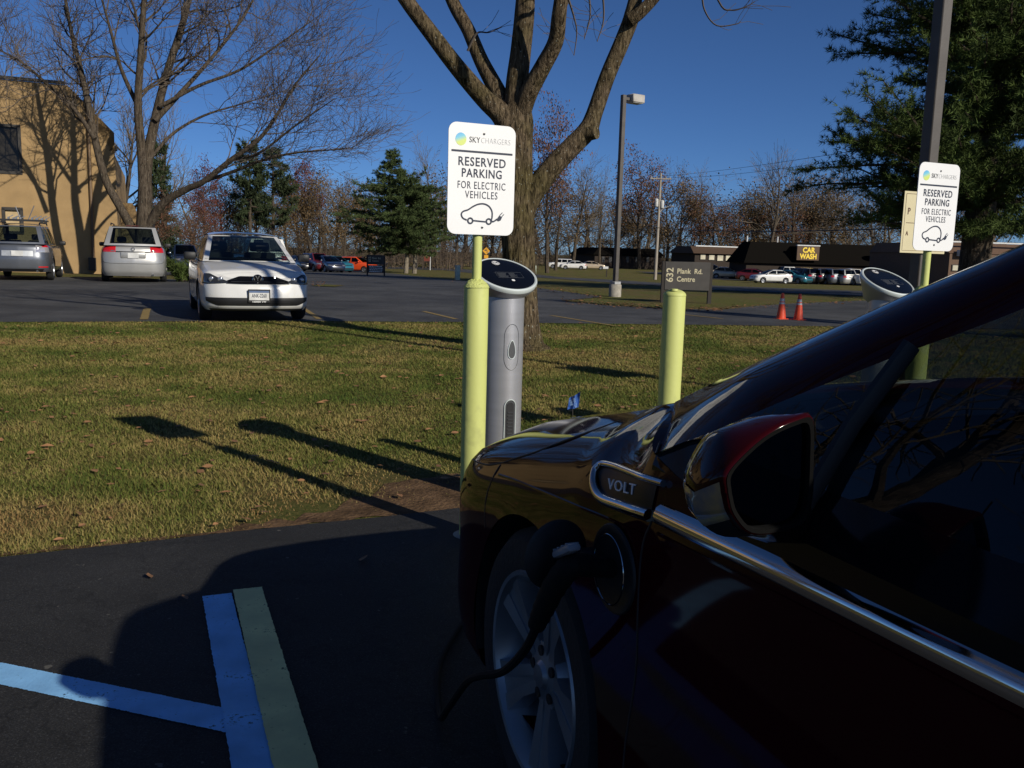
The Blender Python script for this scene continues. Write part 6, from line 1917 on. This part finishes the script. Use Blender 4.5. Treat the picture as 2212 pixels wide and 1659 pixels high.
# --- small evergreen shrub on the island beside the white saloon
sp2 = gx(397, 29.6)
sh = thing('evergreen_shrub', 'small evergreen shrub on the island beside the white saloon', 'shrub', (sp2.x, sp2.y, .03))
nd, wood = MB(), MB(); rnd = random.Random(4)
for _ in range(26):
    a = rnd.uniform(0, 6.28); q = wander((rnd.gauss(0, .1), rnd.gauss(0, .1), 0), (math.cos(a) * .8, math.sin(a) * .8, .9), rnd.uniform(.45, .95), 4, rnd, .1, -.02)
    wood.tube(q, [.016, .013, .01, .008, .005], 4, cap=False)
    for j in range(1, 5):
        for _k in range(5): needles(nd, q[j] + Vector((rnd.gauss(0, .08), rnd.gauss(0, .08), rnd.gauss(0, .06))), (q[j] - q[j-1]) + Vector((0, 0, .1)), rnd, 8, .15, .014)
obj('stem', wood, M_BARK2, sh); obj('foliage', nd, M_PINE, sh, smooth=False)

# --- unseen trees: left ones the flank mirrors, added rear sky blockers, added shadow-casting spruce
for i, (x, y, h, k_) in enumerate(((-10.6, 6.6, 13.5, 'bare0'), (-19.5, 2.4, 13.5, 'bare2'), (-34, -4, 14, 'bare1'), (-30, 24, 13, 'brown0'), (-44, 12, 15, 'bare2'), (17.4, 8.3, 11.5, 'spruce'), (-12, -34, 14, 'brown0'), (6, -38, 15, 'bare1'), (-28, -26, 14, 'rust'))):
    o = thing({'bare': 'bare_tree', 'spruce': 'spruce_tree'}.get(k_.rstrip('012'), 'oak_tree'), ['bare tree on the lawn strip, left of the picture', 'second bare tree on the lawn strip, farther left of the picture', 'bare tree left and behind the camera', 'brown oak by the tan building, left of the picture', 'tall bare tree farthest left of the picture', 'unseen spruce added right of the picture to shade the far car park', 'brown oak added behind the camera to block low sky', 'bare tree added behind the camera to block low sky', 'rust oak added behind the camera to the left to block low sky'][i], 'tree', (x, y, 0), i * 2.1, 'trees outside the picture')
    o.scale = (h / 10 * (.30 if k_ == 'spruce' else 1),) * 2 + (h / 10,)  # added spruce is slimmed so its shadow falls as a band
    for nme, me in zip(('trunk', 'crown'), VAR[k_]):
        c = bpy.data.objects.new(nme, me); COL.objects.link(c); c.parent = o

# --- the far wood itself: trunks, boughs and last leaves that read as one mass
rnd = random.Random(91)
wd_v, wd_f, lf_v, lf_f = [], [], [], []
def thin_variant(seed):
    r_ = random.Random(seed); a, b = MB(), MB(); tips = []
    tr = wander((0, 0, -.2), (r_.gauss(0, .05), 0, 1), 8.4, 7, r_, .06, .05)
    a.tube(tr, [.22 - .19 * k / 7 for k in range(8)], 5)
    grow([a, a], tr, .2, .04, 0, r_, dict(levels=3, n=[10, 5, 4], len=[3.6, 1.6, .8], seg=[4, 3, 2], jit=.13, trop=.07, ang=(25, 60), r=[.06, .030, .018], rmin=.011, thick=.05, t0=.10), tips)
    cards(b, [t_[0] for t_ in tips], 3, .45, .12, r_)
    return np.array(a.v), a.f, np.array(b.v), b.f
TV = [thin_variant(200 + k) for k in range(4)]
nw = nl = 0
wv, wf, lv_, lf2 = [], [], [], []
for k in range(84):
    px = 350 + 1780 * (k + rnd.random()) / 84; Y = (rnd.uniform(205, 260) if 1165 < px < 1500 else rnd.uniform(170, 250)) if px > 1000 else rnd.uniform(135, 190)
    p = gx(px, Y); h = (at(px, rnd.uniform(365, 490), Y).z - p.z) / 10
    a, fa, b, fb = TV[k % 4]; an = rnd.uniform(0, 6.28); c_, s_ = math.cos(an), math.sin(an)
    Rm = np.array([[c_, -s_, 0], [s_, c_, 0], [0, 0, 1]]).T * np.array([h * 1.55, h * 1.55, h])
    wv.append(a @ Rm + np.array(p)); wf += [tuple(i + nw for i in f) for f in fa]; nw += len(a)
    lv_.append(b @ Rm + np.array(p)); lf2 += [tuple(i + nl for i in f) for f in fb]; nl += len(b)
m1, m2 = MB(), MB(); m1.v, m1.f = np.concatenate(wv).tolist(), wf; m2.v, m2.f = np.concatenate(lv_).tolist(), lf2
tag(obj('distant_woods', m1, M_TWIGF, smooth=False), 'far bare wood along the horizon', 'woods', kind='stuff')
tag(obj('distant_leaves', m2, M_OAKB, smooth=False), 'last brown leaves of the far wood', 'woods', kind='stuff')

# --- undergrowth of the far wood: one tangled mass
rnd = random.Random(31); br, lf = MB(), MB()
for _ in range(3600):
    px = rnd.uniform(330, 2150); Y = (rnd.uniform(200, 250) if 1165 < px < 1500 else rnd.uniform(140, 235)) if px > 1000 else rnd.uniform(118, 190)
    p = gx(px, Y); h = rnd.uniform(1.0, 5.0) * (.45 + .9 * (.5 + .5 * math.sin(px * .021) * math.sin(px * .0073 + 2)))
    q = [p, p + Vector((rnd.gauss(0, .25), 0, h * .5)), p + Vector((rnd.gauss(0, .7), 0, h))]
    br.tube(q, [rnd.uniform(.03, .08), .03, .012], 3, cap=False)
    for _k in range(5):
        d = Vector((rnd.gauss(0, 1), rnd.gauss(0, .4), abs(rnd.gauss(.3, .6)))).normalized(); s_ = p + Vector((0, 0, h * rnd.uniform(.2, .9)))
        br.tube([s_, s_ + d * rnd.uniform(.8, 2.0)], [.018, .008], 3, cap=False)
    if rnd.random() < .55: cards(lf, [p + Vector((0, 0, h * rnd.uniform(.1, .7)))], 9, .8, .14, rnd)
tag(obj('undergrowth', br, pm('undergrowth twig', (.060, .043, .030), .95, var=.35, scale=.3), smooth=False), 'tangled bare undergrowth along the far wood', 'undergrowth', kind='stuff')
tag(obj('undergrowth_leaves', lf, M_OAKB, smooth=False), 'brown leaves clinging in the far undergrowth', 'undergrowth', kind='stuff')
# ------------------------------------------------------------------ grass blades and fallen leaves
rng = np.random.default_rng(7)
def vnoise(x, y, s, seed=0):
    """cheap smooth value noise"""
    g = np.random.default_rng(seed).random((64, 64))
    u, v = x * s, y * s
    i, j = np.floor(u).astype(int), np.floor(v).astype(int); a, b = u - i, v - j
    a, b = a*a*(3-2*a), b*b*(3-2*b)
    G = lambda p, q: g[p % 64, q % 64]
    return (G(i, j)*(1-a)+G(i+1, j)*a)*(1-b) + (G(i, j+1)*(1-a)+G(i+1, j+1)*a)*b
e2 = pch([(-14, 10.5), (-7.78, 13.49), (-3.25, 15.32), (0, 16.15), (5.28, 17.25), (12, 18.6)])
def dirt(x, y):
    """bare, trampled soil: along the kerb by the chargers and in scuffs"""
    dE = (x - E1a.x) * -ed.y + (y - E1a.y) * ed.x          # distance past the kerb line
    n1 = vnoise(x, y, 1.3, 3) * .6 + vnoise(x, y, 3.1, 4) * .4
    near = np.clip(1.15 - dE / 1.3, 0, 1) * np.clip((x + 1.7) / 1.2, .08, 1)
    return np.clip(near * 1.25 + (n1 - .62) * 1.6, 0, 1), dE
N = 840000
y = 3.3 + 14.2 * rng.random(N) ** 1.25
x = (rng.random(N) * 2 - 1) * (y * .66 + .9)
dt, dE = dirt(x, y)
keep = (dE > .015) & (y < e2(x) - .02) & (rng.random(N) > dt * .93)
keep &= (rng.random(N) < np.clip(1.25 - (y - 4) / 22, .3, 1))
x, y, dt = x[keep], y[keep], dt[keep]
n = len(x)
hgt = (.010 + .020 * rng.random(n)) * (1 - .5 * dt) * (.7 + .6 * vnoise(x, y, 2.2, 9))
wd = (.0018 + .0016 * rng.random(n)) * (1 + (y - 4) * .10)
az = rng.random(n) * 2 * np.pi; ln = rng.random(n) ** .7 * 2.0
bx, by = np.cos(az), np.sin(az); lx, ly = np.cos(az + 1.57) * ln * hgt, np.sin(az + 1.57) * ln * hgt
V = np.empty((n, 3, 3), np.float32)
V[:, 0] = np.stack([x - bx*wd, y - by*wd, np.zeros(n)], 1); V[:, 1] = np.stack([x + bx*wd, y + by*wd, np.zeros(n)], 1); V[:, 2] = np.stack([x + lx, y + ly, hgt], 1)
pat = vnoise(x, y, .8, 12) * .42 + vnoise(x, y, 2.7, 13) * .42 + rng.random(n) * .40 + dt * .35
gcol = np.array([[.034, .062, .011], [.078, .105, .020], [.145, .140, .036], [.28, .21, .082], [.22, .13, .055]])
pp = np.clip((pat - .22) * 4.6, 0, 3.99); ii = pp.astype(int); ff = (pp - ii)[:, None]
colr = (gcol[ii] * (1 - ff) + gcol[ii + 1] * ff) * np.array([1.18, 1.22, 1.1])
me = bpy.data.meshes.new('lawn_grass')
me.vertices.add(n * 3); me.loops.add(n * 3); me.polygons.add(n)
me.vertices.foreach_set('co', V.reshape(-1))
me.loops.foreach_set('vertex_index', np.arange(n * 3, dtype=np.int32))
me.polygons.foreach_set('loop_start', np.arange(0, n * 3, 3, dtype=np.int32))
me.update(calc_edges=True)
ca = me.color_attributes.new('blade', 'FLOAT_COLOR', 'POINT')
ca.data.foreach_set('color', np.concatenate([np.repeat(colr, 3, 0), np.ones((n * 3, 1))], 1).astype(np.float32).reshape(-1))
me.materials.append(pm('grass blades', (1, 1, 1), .8, var=.2, scale=3, attr='blade', spec=.2, col2=(1, 1, 1)))
o = obj('lawn_grass', me, None)
tag(o, 'short autumn grass of the lawn between the two car parks', 'grass', kind='stuff')

# bare soil showing along the kerb
soil = pm('bare soil', (.115, .070, .038), .95, var=.35, scale=7, bump=.8, bscale=45, spec=.1)
P = []
rnd = random.Random(12)
for i in range(60):
    t = -.6 + 4.4 * i / 59; p = E1a + ed * t
    P.append(p + en * (.02 + rnd.uniform(-.02, .02)))
Q = []
for i in range(60):
    t = -.6 + 4.4 * i / 59; wdt = .07 + .62 * math.exp(-((t - 2.05) / .55) ** 2) + rnd.uniform(-.06, .06)
    Q.append(E1a + ed * t + en * max(.05, wdt))
sheet('bare_soil', P + Q[::-1], .006, soil)

def leaf_mesh(name, pts, size, rnd, mat):
    mb = MB()
    for (lx_, ly_, lz_) in pts:
        s_ = size * rnd.uniform(.5, 1.35); a = rnd.uniform(0, 6.28); tl = rnd.gauss(0, .25); cu = rnd.uniform(.05, .35)
        Rm = Matrix.Rotation(a, 3, 'Z') @ Matrix.Rotation(tl, 3, 'X')
        sh_ = [(-1, 0, 0), (-.45, .42, cu*.5), (.15, .50, cu*.6), (.55, .25, cu*.3), (1, 0, .1), (.5, -.30, cu*.4), (.1, -.52, cu*.7), (-.5, -.36, cu*.4), (0, 0, .02)]
        vs = [Vector((lx_, ly_, lz_ + .010 + s_ * .05)) + Rm @ (Vector(p) * s_) for p in sh_]
        mb.add(vs, [(8, i, i + 1) for i in range(7)] + [(8, 7, 0)])
    return obj(name, mb, mat, smooth=False)
rnd = random.Random(77); pts = []
while len(pts) < 1500:
    yy = rnd.uniform(3.6, 17); xx = rnd.uniform(-1, 1) * (yy * .64 + .6)
    if (xx - E1a.x) * -ed.y + (yy - E1a.y) * ed.x > .0 and yy < float(e2(xx)): pts.append((xx, yy, .012))
for _ in range(14):                                          # a few blown on to the asphalt
    t = rnd.uniform(-1, 8); p = E1a + ed * t - en * abs(rnd.gauss(0, .5)); pts.append((p.x, p.y, .013))
M_LEAF = pm('fallen leaves', (.26, .13, .055), .8, var=.4, scale=9)
tag(leaf_mesh('fallen_leaves', pts, .031, rnd, M_LEAF), 'brown leaves scattered over the lawn', 'leaves', kind='stuff')
pts = []
for (xa, ya, xb, yb, n_) in ((1212, 652, 1430, 668, 260), (1430, 666, 1560, 672, 180), (1560, 668, 1860, 652, 200), (840, 590, 1160, 618, 260), (1165, 622, 1300, 644, 160), (672, 616, 702, 616, 60), (240, 597, 420, 600, 60)):
    for _ in range(n_):
        t = rnd.random(); p = gp(xa + (xb - xa) * t, ya + (yb - ya) * t + rnd.gauss(-1.5, 3.0)); pts.append((p.x, p.y, p.z + .015))
tag(leaf_mesh('leaf_drift', pts, .045, rnd, pm('rust leaves', (.20, .09, .035), .8, var=.4, scale=5)), 'drift of rust-brown leaves along the far grass edge', 'leaves', kind='stuff')
